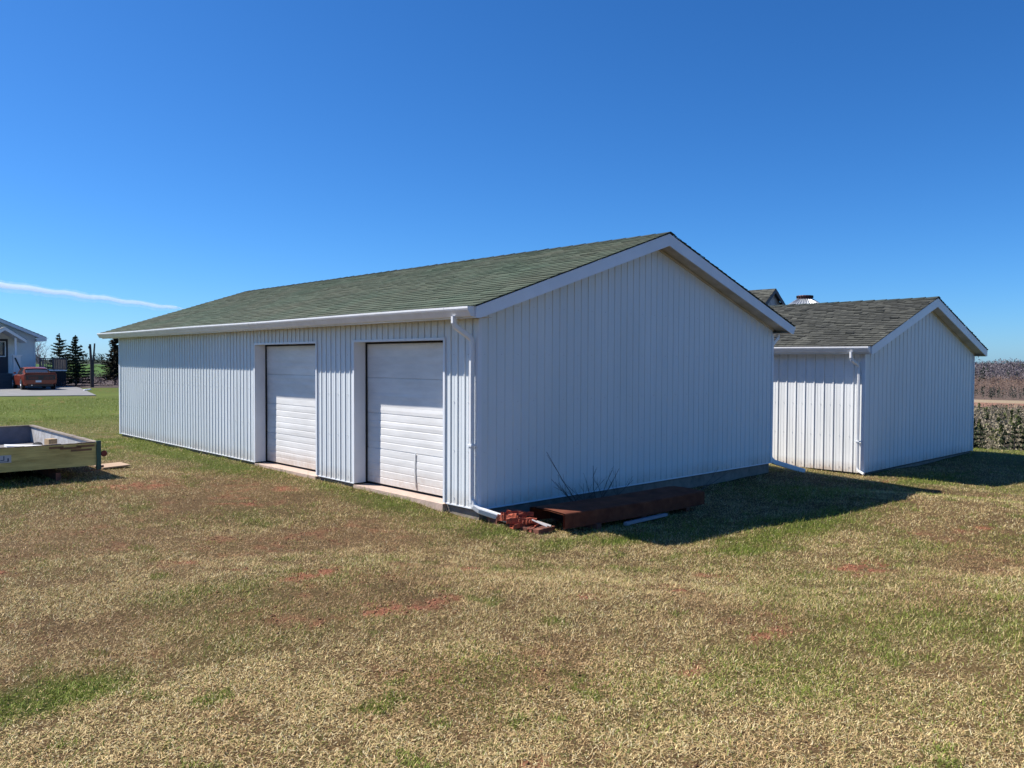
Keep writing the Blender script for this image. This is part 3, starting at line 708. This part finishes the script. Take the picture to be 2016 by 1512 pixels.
mb = MB(); mb.lathe((xb+.075, ya-.01, .40), [(0, -.02), (.04, -.02), (.05, -.005), (.045, .01), (0, .012)], 16, axis='y'); mb.build('reflector', mat('red_lens', (.16, .01, .01), .3), G_)
mb = MB(); mb.box((xb+.028, ya-.004, .385), (xb+.05, ya+.004, .415)); mb.box((xb+.02, ya-.015, z0-.04), (xb+.07, ya+.02, z0-.01)); mb.build('reflector_bracket', rust, G_)
mb = MB(); mb.box((-4.4, ya-.004, .36), (-4.0, ya-.001, .47)); st = mb.build('sticker', mat('sticker_face', (.45, .47, .5), .6), G_)
mb = MB()
for k, (x, z, w_, h_) in enumerate(((-4.34, .45, .05, .008), (-4.27, .41, .012, .07), (-4.2, .42, .012, .08), (-4.14, .4, .05, .012), (-4.1, .43, .012, .06), (-4.05, .40, .02, .05), (-4.2, .375, .16, .008))):
    mb.box((x, ya-.006, z-h_/2), (x+w_, ya-.0045, z+h_/2))
mb.build('sticker_marks', mat('sticker_ink', (.05, .07, .12), .6), st)
mb = MB(); mb.box((-3.16, 7.6, z0+.031), (-3.02, 7.76, z0+.31), rot=.2)
tag(mb.build('wood_block', mat('cut_timber', (.5, .36, .2), .8, var=(.38, .25, .13), var_scale=12, stretch=(1, 1, 5))), 'pale cut timber block standing inside the wagon box', 'wood block')
mb = MB(); mb.box((-4.05, 6.035, z1-.07), (-3.55, 6.22, z1+.0)); mb.v = [(x, y, z+.03*math.sin(x*9)+(.012 if y > 6.1 else 0)) for x, y, z in mb.v]
tag(mb.build('paper_scrap', mat('white_scrap', (.7, .7, .7), .6)), 'crumpled white scrap lying just inside the wagon tail board', 'scrap')
mb = MB(); zb1 = H(-2.2, 7.3)+.03
P4 = [(-2.46, 6.98), (-1.98, 7.11), (-2.0, 7.6), (-2.5, 7.5)]
mb.face([(x, y, zb1+.022) for x, y in P4]); mb.face([(x, y, zb1) for x, y in P4][::-1])
for k in range(4): a, b = P4[k], P4[(k+1) % 4]; mb.face([(a[0], a[1], zb1), (b[0], b[1], zb1), (b[0], b[1], zb1+.022), (a[0], a[1], zb1+.022)])
tag(mb.build('plywood_offcut', mat('bare_plywood', (.42, .29, .19), .8, var=(.34, .23, .15), var_scale=5)), 'flat square of bare plywood on the grass beside the wagon corner', 'board')

# ------------------------------------------------------------------ driveway
drv = mat('driveway_asphalt', (.21, .205, .20), .9, var=(.15, .15, .145), var_scale=1.5, bump=.2)
poly = [(-4.0, 41.5), (5.79, 37.3), (8.2, 49.6), (9.0, 57.5), (5.6, 60.0), (-4.0, 60.0)]
mb = MB(); mb.face([(x, y, .035) for x, y in poly])
for k in range(len(poly)): a, b = poly[k], poly[(k+1) % len(poly)]; mb.face([(a[0], a[1], -.1), (b[0], b[1], -.1), (b[0], b[1], .035), (a[0], a[1], .035)])
tag(mb.build('driveway', drv), kind='structure')

# ------------------------------------------------------------------ house at left
hw_m = mat('house_siding', (.75, .78, .8), .6, var=(.7, .72, .74), var_scale=2)
hroof = mat('house_shingle', (.09, .11, .12), .9, island=.2)
glass = mat('window_glass', (.03, .035, .04), .08, spec=.8)
Hh = thing('white_house', 'white bungalow with gable porch and steps, cut by the left edge', 'house', (0, 51, 0))
hx, hy, hd = 6.6, 54.0, 9
def hsc(p): return p
mb = MB(); rg = (.4, 6.35); ev = 3.45
lapz = [0.0+k*.12 for k in range(28)]
def gable_top(x): return ev+(rg[1]-.25-ev)*(1-abs(x-rg[0])/(hx-rg[0]))
for k in range(60):                     # lapped boards on the gable face
    z = k*.12
    if z > rg[1]-.3: break
    lim = hx if z < ev else hx-(z-ev)/(rg[1]-.25-ev)*(hx-rg[0])
    lo = 2*rg[0]-lim
    z2 = z+.12; lim2 = lim if z2 <= ev else max(hx-(z2-ev)/(rg[1]-.25-ev)*(hx-rg[0]), rg[0]); lo2 = 2*rg[0]-lim2
    mb.face([(lo, hy-.018, z), (lim, hy-.018, z), (lim2, hy, z2), (lo2, hy, z2)]); mb.face([(lo, hy, z), (lim, hy, z), (lim, hy-.018, z), (lo, hy-.018, z)])
mb.box((hx-.02, hy+.001, 0), (hx, hy+hd, ev)); mb.box((2*rg[0]-hx, hy+.001, 0), (2*rg[0]-hx+.02, hy+hd, ev)); mb.face([(2*rg[0]-hx, hy+hd, 0), (hx, hy+hd, 0), (hx, hy+hd, ev), (rg[0], hy+hd, rg[1]-.3), (2*rg[0]-hx, hy+hd, ev)])
mb.box((hx-.08, hy-.03, 0), (hx+.03, hy-.019, ev))
mb.build('wall', hw_m, Hh)
mb = MB()
shingles(mb, hx+.6, ev-.1, rg[0], rg[1], hy-.5, hy+hd+.4, .25, .6, .02, .01, random.Random(1)); shingles(mb, 2*rg[0]-hx-.6, ev-.1, rg[0], rg[1], hy-.5, hy+hd+.4, .25, .6, .02, .01, random.Random(2))
hr = mb.build('roof', hroof, Hh)
mb = MB()
for sg in (1, -1):
    a = Vector((rg[0], hy-.52, rg[1]-.03)); b = Vector((rg[0]+sg*(hx+.6-rg[0]), hy-.52, ev-.13))
    mb.grid([[a, a+Vector((0, 0, -.2)), a+Vector((0, .5, -.2))], [b, b+Vector((0, 0, -.2)), b+Vector((0, .5, -.2))]])
mb.box((hx+.0, hy-.5, ev-.36), (hx+.6, hy-.47, ev-.14)); mb.box((hx+.0, hy-.46, ev-.36), (hx+.6, hy+hd, ev-.33))
mb.box((hx+.56, hy-.46, ev-.33), (hx+.6, hy+hd, ev-.14))
mb.build('rake_board', trim, hr)
# porch
pp = (4.5, 3.92); py0 = 52.0
mb = MB()
for sg in (1, -1):
    n_ = Vector((pp[0], 0, pp[1])); e_ = Vector((pp[0]+sg*1.2, 0, pp[1]-.82))
    for k in range(4):
        p0 = n_.lerp(e_, k/4); p1 = n_.lerp(e_, (k+1)/4+.02)
        mb.face([(p0.x, py0-.1, p0.z+.03), (p1.x, py0-.1, p1.z+.045), (p1.x, hy-.02, p1.z+.045), (p0.x, hy-.02, p0.z+.03)])
        mb.face([(p1.x, py0-.1, p1.z+.045), (p1.x, py0-.1, p1.z+.02), (p1.x, hy-.02, p1.z+.02), (p1.x, hy-.02, p1.z+.045)])
pr_ = mb.build('porch_roof', hroof, Hh)
mb = MB()
for sg in (1, -1):
    a = (pp[0], pp[1]); b = (pp[0]+sg*1.2, pp[1]-.82)
    P = [(a[0], a[1]+.02), (b[0], b[1]+.02), (b[0], b[1]-.16), (a[0], a[1]-.2)]
    mb.face([(x, py0-.09, z) for x, z in P]); mb.face([(x, py0-.03, z) for x, z in P][::-1]); mb.face([(P[3][0], py0-.09, P[3][1]), (P[2][0], py0-.09, P[2][1]), (P[2][0], hy-.03, P[2][1]), (P[3][0], hy-.03, P[3][1])])
mb.build('porch_fascia', trim, pr_)
for x in (5.05, 3.8):
    mb = MB(); mb.box((x, py0+.1, 1.0), (x+.12, py0+.22, 3.25)); mb.build('porch_post', trim, Hh)
mb = MB(); mb.box((4.9, py0-.3, .0), (5.3, py0+.08, 2.08)); mb.box((4.86, py0-.35, 2.081), (5.4, py0+.12, 2.16)); mb.build('porch_pier', trim, Hh)
mb = MB(); mb.tube([(4.97, py0-.36, 1.95), (5.3, py0-1.0, .85), (5.3, py0-1.0, .02)], .045, 6); mb.build('handrail', dark, Hh)
mb = MB(); mb.box((2.2, py0+.0, 0), (4.88, hy-.03, .95))
for k in range(4): mb.box((2.6, py0-.3*(k+1), 0), (4.75, py0-.3*k-.002, .95-.19*(k+1)))
mb.build('porch_steps', mat('dark_steps', (.07, .075, .085), .8), Hh)
mb = MB(); mb.box((3.9, hy-.05, .95), (5.02, hy-.022, 3.2)); d_ = mb.build('door', mat('dark_door', (.02, .025, .045), .5), Hh)
mb = MB()
for a_, b_ in (((4.0, 2.02), (4.06, 3.05)), ((4.84, 2.02), (4.9, 3.05)), ((4.061, 2.99), (4.839, 3.05)), ((4.061, 2.02), (4.839, 2.08))): mb.box((a_[0], hy-.07, a_[1]), (b_[0], hy-.051, b_[1]))
mb.build('window_frame', trim, d_)
mb = MB(); mb.face([(4.06, hy-.056, 2.08), (4.84, hy-.056, 2.08), (4.84, hy-.056, 2.99), (4.06, hy-.056, 2.99)]); mb.build('pane', glass, d_)
# deck with railing
deck_m = mat('deck_wood', (.13, .115, .11), .8, var=(.09, .08, .078), var_scale=6)
dx0, dx1, dy0 = 6.64, 8.26, 53.0
D_ = thing('deck', 'raised wooden deck with a baluster railing beside the white house', 'deck', (7.4, 54, 0))
mb = MB(); mb.box((dx0, dy0, 1.08), (dx1+.03, 56.4, 1.15)); mb.build('floor', trim, D_)
mb = MB()
for k in range(14): mb.box((dx0+k*.116, dy0+.08, .05), (dx0+.105+k*.116, dy0+.1, 1.079))
mb.box((dx0, dy0+.12, 0), (dx1-.05, 56.4, 1.07)); mb.build('skirt', mat('deck_skirt', (.022, .023, .027), .9), D_)
mb = MB(); mb.box((dx0, dy0, 1.9), (dx1+.05, dy0+.09, 1.95)); mb.box((dx0, dy0+.02, 1.19), (dx1, dy0+.06, 1.23)); mb.box((dx1-.04, dy0+.1, 1.9), (dx1+.05, 56.4, 1.95)); mb.build('rail', deck_m, D_)
mb = MB()
x = dx0+.06
while x < dx1: mb.box((x, dy0+.025, 1.231), (x+.04, dy0+.055, 1.899)); x += .1
for k in range(28): mb.box((dx1-.02, dy0+.2+k*.115, 1.15), (dx1+.01, dy0+.24+k*.115, 1.899))
mb.build('balusters', deck_m, D_)
for x in (dx0+.0, 7.45, dx1-.04):
    mb = MB(); mb.box((x, dy0-.01, 1.151), (x+.09, dy0+.08, 1.899)); mb.build('post', deck_m, D_)

# ------------------------------------------------------------------ car
paint = mat('copper_paint', (.21, .04, .018), .28, metal=.25, spec=.6)
black = mat('black_trim', (.012, .01, .012), .35)
rubber = mat('tyre_rubber', (.02, .02, .02), .8)
chrome = mat('wheel_metal', (.55, .55, .56), .25, metal=.8)
car = thing('parked_car', 'low copper orange coupe with a black tail panel parked on the grey driveway', 'car', (0, 0, 0))
def sect(x, wl, wb, zl, zb_, zc):   # lower body half section: sill, side, shoulder, deck
    return [(x, -wl*.9, zl), (x, -wl, zl+.06), (x, -wb, (zl+zb_)*.5+.03), (x, -wb*.985, zb_-.05), (x, -wb*.9, zb_), (x, -wb*.45, zc), (x, 0, zc+.012), (x, wb*.45, zc), (x, wb*.9, zb_), (x, wb*.985, zb_-.05), (x, wb, (zl+zb_)*.5+.03), (x, wl, zl+.06), (x, wl*.9, zl)]
mb = MB()
secs = [(0, .80, .84, .34, .86, .88), (.03, .86, .9, .3, .93, .96), (.12, .88, .92, .26, .93, .95), (.9, .9, .94, .2, .88, .9), (1.6, .88, .91, .19, .84, .86), (2.6, .88, .91, .19, .84, .86), (3.3, .9, .93, .2, .83, .86), (4.2, .88, .91, .22, .76, .8), (4.7, .8, .83, .27, .64, .67), (4.82, .7, .72, .34, .55, .56)]
rows = [sect(*q) for q in secs]; mb.grid(rows, True); mb.face(rows[0][::-1]); mb.face(rows[-1])
body = mb.build('body', paint, car, smooth=False)
mb = MB()
def gs(x, w0, w1, z0_, z1_): return [(x, -w0, z0_), (x, -w1, z1_-.03), (x, -w1*.9, z1_), (x, 0, z1_+.02), (x, w1*.9, z1_), (x, w1, z1_-.03), (x, w0, z0_)]
mb.grid([gs(.85, .74, .66, .88, .92), gs(1.55, .8, .6, .84, 1.2), gs(2.0, .8, .6, .84, 1.25), gs(2.55, .8, .61, .84, 1.24), gs(3.25, .78, .7, .84, .9)], True)
mb.build('windows', glass, car)
mb = MB(); mb.grid([[(x, y, z+.022) for x, y, z in gs(xx, .6, w1, z1_-.05, z1_)[1:6]] for xx, w1, z1_ in ((1.42, .62, 1.165), (1.6, .625, 1.215), (2.0, .62, 1.25), (2.5, .62, 1.245), (2.66, .62, 1.21))])
for sg in (-1, 1):
    mb.grid([[(.8, sg*.8, .86), (.8, sg*.72, .93)], [(1.45, sg*.72, .96), (1.5, sg*.64, 1.19)], [(1.62, sg*.74, .96), (1.62, sg*.64, 1.21)]])
    mb.tube([(2.63, sg*.62, 1.23), (3.28, sg*.73, .87)], .028, 6)
mb.build('roof', mat('roof_paint', (.3, .075, .04), .2, metal=.3, spec=.7), car, smooth=True)
mb = MB(); mb.box((-.045, -.80, .57), (-.002, .80, .83)); mb.build('tail_panel', black, car)
for sg in (-1, 1):
    mb = MB()
    for k in range(4): mb.box((-.055, sg*(.2+k*.135)-.055, .61), (-.046, sg*(.2+k*.135)+.055, .76))
    mb.build('tail_light', mat('tail_lens', (.10, .008, .008), .25), car)
mb = MB(); mb.box((-.09, -.84, .40), (.04, .84, .56)); mb.box((-.06, -.80, .36), (.03, .8, .40)); mb.build('bumper', paint, car)
mb = MB(); mb.box((-.10, -.02, .43), (-.092, .30, .545)); mb.build('number_plate', mat('plate_white', (.65, .68, .7), .5), car)
mb = MB(); mb.box((-.02, -.82, .93), (.14, .82, .985)); mb.build('spoiler', paint, car)
mb = MB(); mb.box((.02, -.7, .2), (.2, .7, .36)); mb.build('valance', black, car)
mb = MB(); mb.tube([(-.06, .5, .27), (.3, .5, .27)], .035, 8); mb.build('exhaust', chrome, car)
for x in (.95, 3.8):
    for sg in (-1, 1):
        mb = MB(); y = sg*.84
        mb.lathe((x, y, .32), [(0, -.1), (.2, -.1), (.3, -.1), (.325, -.06), (.325, .06), (.3, .1), (.2, .1), (0, .1)], 24, axis='y'); t_ = mb.build('wheel', rubber, car)
        mb = MB(); mb.lathe((x, y+sg*.101, .32), [(.19, -.01), (.2, .006), (.15, .006), (.05, .004*1), (0, .012)], 20, axis='y')
        for k in range(5):
            a = 2*math.pi*k/5; mb.tube([(x, y+sg*.11, .32), (x+.17*math.cos(a), y+sg*.11, .32+.17*math.sin(a))], .022, 5)
        mb.build('rim', chrome, t_)
        mb = MB(); mb.lathe((x, sg*.90, .34), [(.33, -.04), (.39, -.02), (.39, .03), (.33, .035)], 24, axis='y'); mb.build('wheel_arch', black, car)
for sg in (-1, 1):
    mb = MB(); mb.box((2.9, sg*.95-.06, .88), (3.02, sg*.95+.06, .98)); mb.build('mirror', paint, car)
car.location = (5.35, 46.8, .037)
car.rotation_euler = (0, 0, R(87.5)); car.scale = (.96, .96, 1.06)

# ------------------------------------------------------------------ trees
def tri_cloud(n_seed): pass
def spruce_mesh(h, rad_, seed, nw=24, base=.06, dens=1.0, gap=.0):
    r_ = np.random.default_rng(seed); V = []; F = []
    nb = 0
    for k in range(nw):
        f = (k+.5)/nw; z = h*(base+(1-base)*f); L_ = rad_*(1-f)**.85*(.75+.5*r_.random())+.05
        m = int((5+5*(1-f))*dens)
        for j in range(m):
            a = r_.uniform(0, 2*math.pi); l = L_*r_.uniform(.6, 1.12); droop = -.28+.55*f
            ns = max(5, int(l/h*55*dens)+4)
            for i in range(ns):
                t = (i+r_.random())/ns
                p = np.array([math.cos(a)*l*t, math.sin(a)*l*t, z+l*t*droop+.18*l*t*t+r_.normal(0, .012*h*.3)])
                s = h*.024*(1.25-.6*t)*r_.uniform(.6, 1.4)*1.0
                for _ in range(3):
                    d = np.array([math.cos(a+r_.uniform(-1.1, 1.1)), math.sin(a+r_.uniform(-1.1, 1.1)), r_.uniform(-.45, .15)])*s*1.5
                    e = r_.normal(0, 1, 3)*s*.45
                    n0 = len(V); V += [p-e, p+e, p+d]; F.append((n0, n0+1, n0+2))
    for i in range(10):
        p = np.array([0, 0, h*(.97+.04*r_.random())]); n0 = len(V); e = r_.normal(0, 1, 3)*h*.008; V += [p-e, p+e, p+np.array([e[1], e[0], h*.03])]; F.append((n0, n0+1, n0+2))
    return np.array(V), np.array(F)
needle = mat('spruce_needles', (.045, .07, .035), .8, spec=.2, island=.5, var=(.05, .06, .028), var_scale=1.2)
needle_brown = mat('spruce_needles_brown', (.03, .034, .018), .8, spec=.2, island=.5, var=(.075, .05, .028), var_scale=.9)
bark = mat('bark', (.07, .055, .05), .9, bump=.4)
def spruce(name, label, cat, loc, h, rad_, seed, group=None, nm=needle, **kw):
    t = thing(name, label, cat, loc, group)
    V, F = spruce_mesh(h, rad_, seed, **kw); c = mesh_np('crown', V, F, [nm]); c.parent = t
    mb = MB(); mb.tube([(0, 0, -.2), (0.02, 0, h*.5), (0, 0, h*.97)], [h*.022, h*.014, .01], 7)
    tr = MB(); tr.v = mb.v; tr.f = mb.f; tr.mi = mb.mi; o = tr.build('trunk', bark); o.parent = t
    return t
spruce('spruce_tree', 'left of the two spruces right of the deck, sparser, partly behind the railing', 'spruce tree', (8.85, 57.2, 0), 3.65, 1.45, 21, nw=16, base=.1, dens=1.05)
spruce('spruce_tree', 'full conical spruce standing between the deck railing and the forked post', 'spruce tree', (9.45, 55.4, 0), 3.5, 1.35, 22, nw=18, base=.06, dens=1.3)
spruce('spruce_tree', 'dark spruce half hidden behind the far left corner of the long shed', 'spruce tree', (12.25, 56, 0), 3.75, 1.25, 23, nw=24, base=.12, dens=1.2, nm=needle_brown)

def bare_mesh(h, seed, spread=.55, levels=5, r0=.02, vert=1.0):
    rd = random.Random(seed); mb = MB()
    def br(p, d, l, r_, lev):
        q = p+d*l*.5+Vector((rd.uniform(-1, 1), rd.uniform(-1, 1), 0))*l*.04; e = p+d*l
        mb.tube([p, q, e], [r_, r_*.85, r_*.65], 3 if lev > 1 else 5, cap=False)
        if lev >= levels: return
        for k in range(rd.choice((2, 3, 3)) if lev < levels-1 else 3):
            s = p.lerp(e, rd.uniform(.45, 1)) if k else e
            nd = (d+Vector((rd.gauss(0, 1), rd.gauss(0, 1), rd.gauss(.25*vert, .5)))*spread).normalized()
            br(s, nd, l*rd.uniform(.6, .8), r_*.6, lev+1)
    br(Vector((0, 0, -.2)), Vector((rd.uniform(-.08, .08), rd.uniform(-.08, .08), 1)).normalized(), h*.33, h*r0, 0)
    return mb
pale_bark = mat('pale_bark', (.27, .25, .27), .9)
bt = bare_mesh(4.9, 3, .5, 6, .016).build('bare_tree', pale_bark); bt.location = (10.6, 70, -.2); tag(bt, 'pale leafless tree rising behind the deck railing next to the house wall', 'bare tree')
bt = bare_mesh(4.3, 12, .55, 6, .015).build('bare_tree', pale_bark); bt.location = (11.7, 72, -.2); tag(bt, 'smaller pale leafless tree tangled behind the sparse spruce by the deck', 'bare tree')

# forked post
Pp = thing('forked_post', 'weathered wooden post that splits into a narrow V at its top', 'post', (9.3, 51, 0))
pm = mat('old_post', (.09, .075, .07), .9, var=(.05, .045, .045), var_scale=6)
mb = MB(); mb.tube([(9.3, 51, -.2), (9.29, 51, 1.3), (9.21, 51, 2.9)], [.10, .085, .07], 8); mb.build('pole', pm, Pp)
mb = MB(); mb.tube([(9.33, 50.9, -.2), (9.36, 50.9, 1.5), (9.47, 50.9, 2.95)], [.075, .065, .05], 8); mb.build('pole', pm, Pp)
mb = MB(); mb.box((9.1, 50.9, 2.6), (9.17, 51.02, 2.76)); mb.build('bracket', dark, Pp)
mb = MB(); mb.box((6.98, 43.9, .06), (7.35, 44.2, .12)); mb.v = [(x, y, z+.02*math.sin(x*8)) for x, y, z in mb.v]
tag(mb.build('white_slab', trim), 'small white slab lying on the lawn by the driveway edge', 'slab')

# ------------------------------------------------------------------ woods
def clump_trees(n, rfun, azfun, hmin, hmax, seed, conf_frac, colors, tris=26, fine=1.0, hf=None):
    r_ = np.random.default_rng(seed); V = []; C = []
    for i in range(n):
        r = rfun(r_); az = math.radians(azfun(r_)); x = CAM.x+r*math.cos(az); y = CAM.y+r*math.sin(az)
        z = H0(x, y); h = r_.uniform(hmin, hmax) if hf is None else hf(r, r_); con = r_.random() < conf_frac(r, az)
        base = np.array(colors(r, con, r_))
        m = tris
        t = r_.random(m)
        if con:
            rr = h*.21*(1-t)**1.1*np.sqrt(r_.random(m)); zz = h*t
        else:
            rr = h*.33*np.sqrt(np.clip(1-(2*t-1.05)**2, .05, 1))*np.sqrt(r_.random(m)); zz = h*(.15+.85*t)
        a = r_.uniform(0, 2*math.pi, m)
        P = np.stack([x+rr*np.cos(a), y+rr*np.sin(a), z+zz], 1)
        s = h*(.085 if con else .05)*fine
        o = r_.normal(0, 1, (m, 3, 3))*s*np.array([1, 1, 1.5 if not con else .8])
        T3 = P[:, None, :]+o; V.append(T3.reshape(-1, 3)); C.append(np.repeat(base*(.7+.6*r_.random((m, 1))), 3, 0))
    V = np.concatenate(V); C = np.concatenate(C); return V, np.arange(len(V)).reshape(-1, 3), C
_hx = {}
def H0(x, y): return H(x, y)
wood_m = mat('woods_foliage', (1, 1, 1), .9, spec=.1, attr='Col', trans=.1)
def far_col(r, con, r_):
    if con: return (.035, .05, .035) if r_.random() < .7 else (.05, .06, .045)
    if r < 455: return (.10, .085, .075) if r_.random() < .6 else (.15, .13, .12)
    if r < 590: return (.25, .165, .12) if r_.random() < .7 else (.19, .13, .10)
    return (.19, .165, .17) if r_.random() < .6 else (.14, .12, .13)
V_, F_, C_ = clump_trees(4200, lambda q: 405+q.random()**1.1*780, lambda q: q.uniform(10, 22), 6, 11, 51, lambda r, a: .12 if r > 590 else (.03 if r > 455 else .5), far_col, 30, fine=.75, hf=lambda r, q: q.uniform(3, 5) if r < 590 else q.uniform(5, 10)*(1.45 if q.random() < .05 else 1))
tag(mesh_np('woods', V_, F_, [wood_m], C_), 'distant leafless woods covering the far hillside beyond the red field', 'woods', kind='stuff')
V_, F_, C_ = clump_trees(900, lambda q: q.uniform(350, 420), lambda q: q.uniform(50, 100), 2.2, 4.4, 52, lambda r, a: .6, lambda r, c, q: (.03, .045, .03), 24)
tag(mesh_np('tree_line', V_, F_, [wood_m], C_), 'dark line of trees on the horizon beyond the green field at left', 'woods', kind='stuff')
# brush in the field behind the spruces
V_, F_, C_ = clump_trees(2600, lambda q: q.uniform(60, 96), lambda q: q.uniform(66, 88), .25, .7, 53, lambda r, a: 0, lambda r, c, q: (.13, .10, .105), 14)
tag(mesh_np('dry_brush', V_, F_, [wood_m], C_), 'low purplish dry brush behind the lawn edge at left', 'brush', kind='stuff')

V_, F_, C_ = clump_trees(1050, lambda q: 112+q.random()**1.1*180, lambda q: q.uniform(12.2, 18.6), 5.5, 9.0, 54, lambda r, a: .5, lambda r, c, q: ((.05, .07, .026) if q.random() < .4 else (.12, .135, .05)) if c else ((.33, .28, .19) if q.random() < .6 else (.20, .165, .125)), 460, fine=.23, hf=lambda r, q: max(2.0, min(7.4, 16.8-.0515*r)*q.uniform(.72, 1.08)))
tag(mesh_np('valley_woods', V_, F_, [wood_m], C_), 'mixed green and tan woods filling the valley floor before the red field', 'woods', kind='stuff')
# trees one can tell apart in the valley right of the small shed
cn = []
needle_v = mat('valley_needles', (.032, .046, .022), .8, spec=.2, island=.5, var=(.05, .06, .028), var_scale=.5)
for s in range(3):
    V, F = spruce_mesh(9.0, 2.3, 60+s, nw=16, base=.03, dens=.55); t = thing('valley_conifer', 'x', 'conifer', (0, 0, -60)); c = mesh_np('crown', V, F, [needle_v]); c.parent = t
    mb = MB(); mb.tube([(0, 0, -.4), (0, 0, 8.8)], [.2, .02], 6); o = mb.build('trunk', bark); o.parent = t
    cn.append(t)
tan_bark = mat('tan_twigs', (.34, .29, .21), .9, island=.3)
for s in range(3):
    t = thing('valley_bare_tree', 'x', 'bare tree', (0, 0, -60))
    o = bare_mesh(8.5, 80+s, .6, 2, .012).build('trunk', bark); o.parent = t
    o = bare_mesh(8.5, 80+s, .62, 6, .009).build('crown', tan_bark); o.parent = t
    cn.append(t)
rnd = random.Random(12); used = set(); LB = {}
spots = []
# (pixel-free) polar positions about the lawn: azimuth deg, distance, kind, height
for az, r, k, h, lb in ((16.9, 92, 0, 8.2, 'dark conifer below the lawn edge nearest to the small shed corner'), (17.25, 100, 0, 8.8, 'dark conifer half hidden behind the far corner of the small shed'),
  (16.3, 88, 3, 6.5, 'tan leafless tree just right of the conifer nearest to the small shed'), (15.6, 96, 1, 8.0, 'dark conifer in the middle of the valley gap below the lawn edge'),
  (15.1, 90, 2, 7.8, 'second dark conifer from the right picture edge below the lawn'), (14.6, 94, 0, 8.2, 'dark conifer cut by the right picture edge below the lawn'), (16.0, 104, 4, 7.5, 'tan leafless tree rising behind the middle conifer below the lawn')):
    spots.append((az, r, k, h)); LB[(az, r)] = lb
for q in range(36):
    r = 122+q*2.4+rnd.uniform(-2, 2); spots.append((rnd.uniform(13.8, 17.8), r, rnd.choice((0, 1, 2, 3, 4, 5, 5, 3, 0)), max(3.5, min(7.6, 16.4-.0515*r))*rnd.uniform(.8, 1.05)))
for az, r, k, h in spots:
    src = cn[k]; x = CAM.x+r*math.cos(R(az)); y = CAM.y+r*math.sin(R(az))
    o = src if k not in used else copy_tree(src)
    used.add(k)
    o.location = (x, y, H(x, y)-.1); sc = h/9.0; o.scale = (sc, sc, sc); o.rotation_euler = (0, 0, rnd.uniform(0, 6.28))
    if k < 3:
        o['label'] = LB.get((az, r), 'green conifer in the mixed valley woods before the red field'); o['group'] = 'conifers in the valley'
    else:
        o['label'] = LB.get((az, r), 'tan leafless tree in the mixed valley woods before the red field'); o['group'] = 'bare trees in the valley'

# ------------------------------------------------------------------ vapour trail
vm_ = bpy.data.materials.new('ice_vapour'); vm_.use_nodes = True; t = vm_.node_tree; t.nodes.remove(t.nodes['Principled BSDF'])
pv = t.nodes.new('ShaderNodeVolumePrincipled'); pv.inputs['Density'].default_value = .012; pv.inputs['Color'].default_value = (1, 1, 1, 1); pv.inputs['Anisotropy'].default_value = .0
t.links.new(pv.outputs[0], t.nodes['Material Output'].inputs['Volume'])
P0 = Vector((1100, 11950, 1010)); P1 = Vector((2139.8, 11763, 928)); P2 = Vector((4256.5, 11187.5, 690)); rnd = random.Random(2)
mb = MB(); pts = []; rd_ = []
for k in range(61):
    f = k/60
    p = P0.lerp(P1, f*3) if f < 1/3 else P1.lerp(P2, (f-1/3)*1.5)
    p = p+Vector((0, 0, 7*math.sin(k*.8)+rnd.uniform(-3, 3))); pts.append(p); rd_.append((44-22*f)*rnd.uniform(.94, 1.06)*(1 if f < .96 else .5))
mb.tube(pts, rd_, 12)
vt = mb.build('vapour_trail', vm_, smooth=True)
vo = vm_.copy(); vo.name = 'thin_vapour'; vo.node_tree.nodes['Principled Volume'].inputs['Density'].default_value = .0016
mb = MB(); mb.tube([p-Vector((0, 0, 12)) for p in pts], [q*2.1*rnd.uniform(.9, 1.12) for q in rd_], 12); mb.build('soft_edge', vo, vt, smooth=True)
tag(vt, 'thin white aircraft vapour trail low in the sky above the house', 'vapour trail')
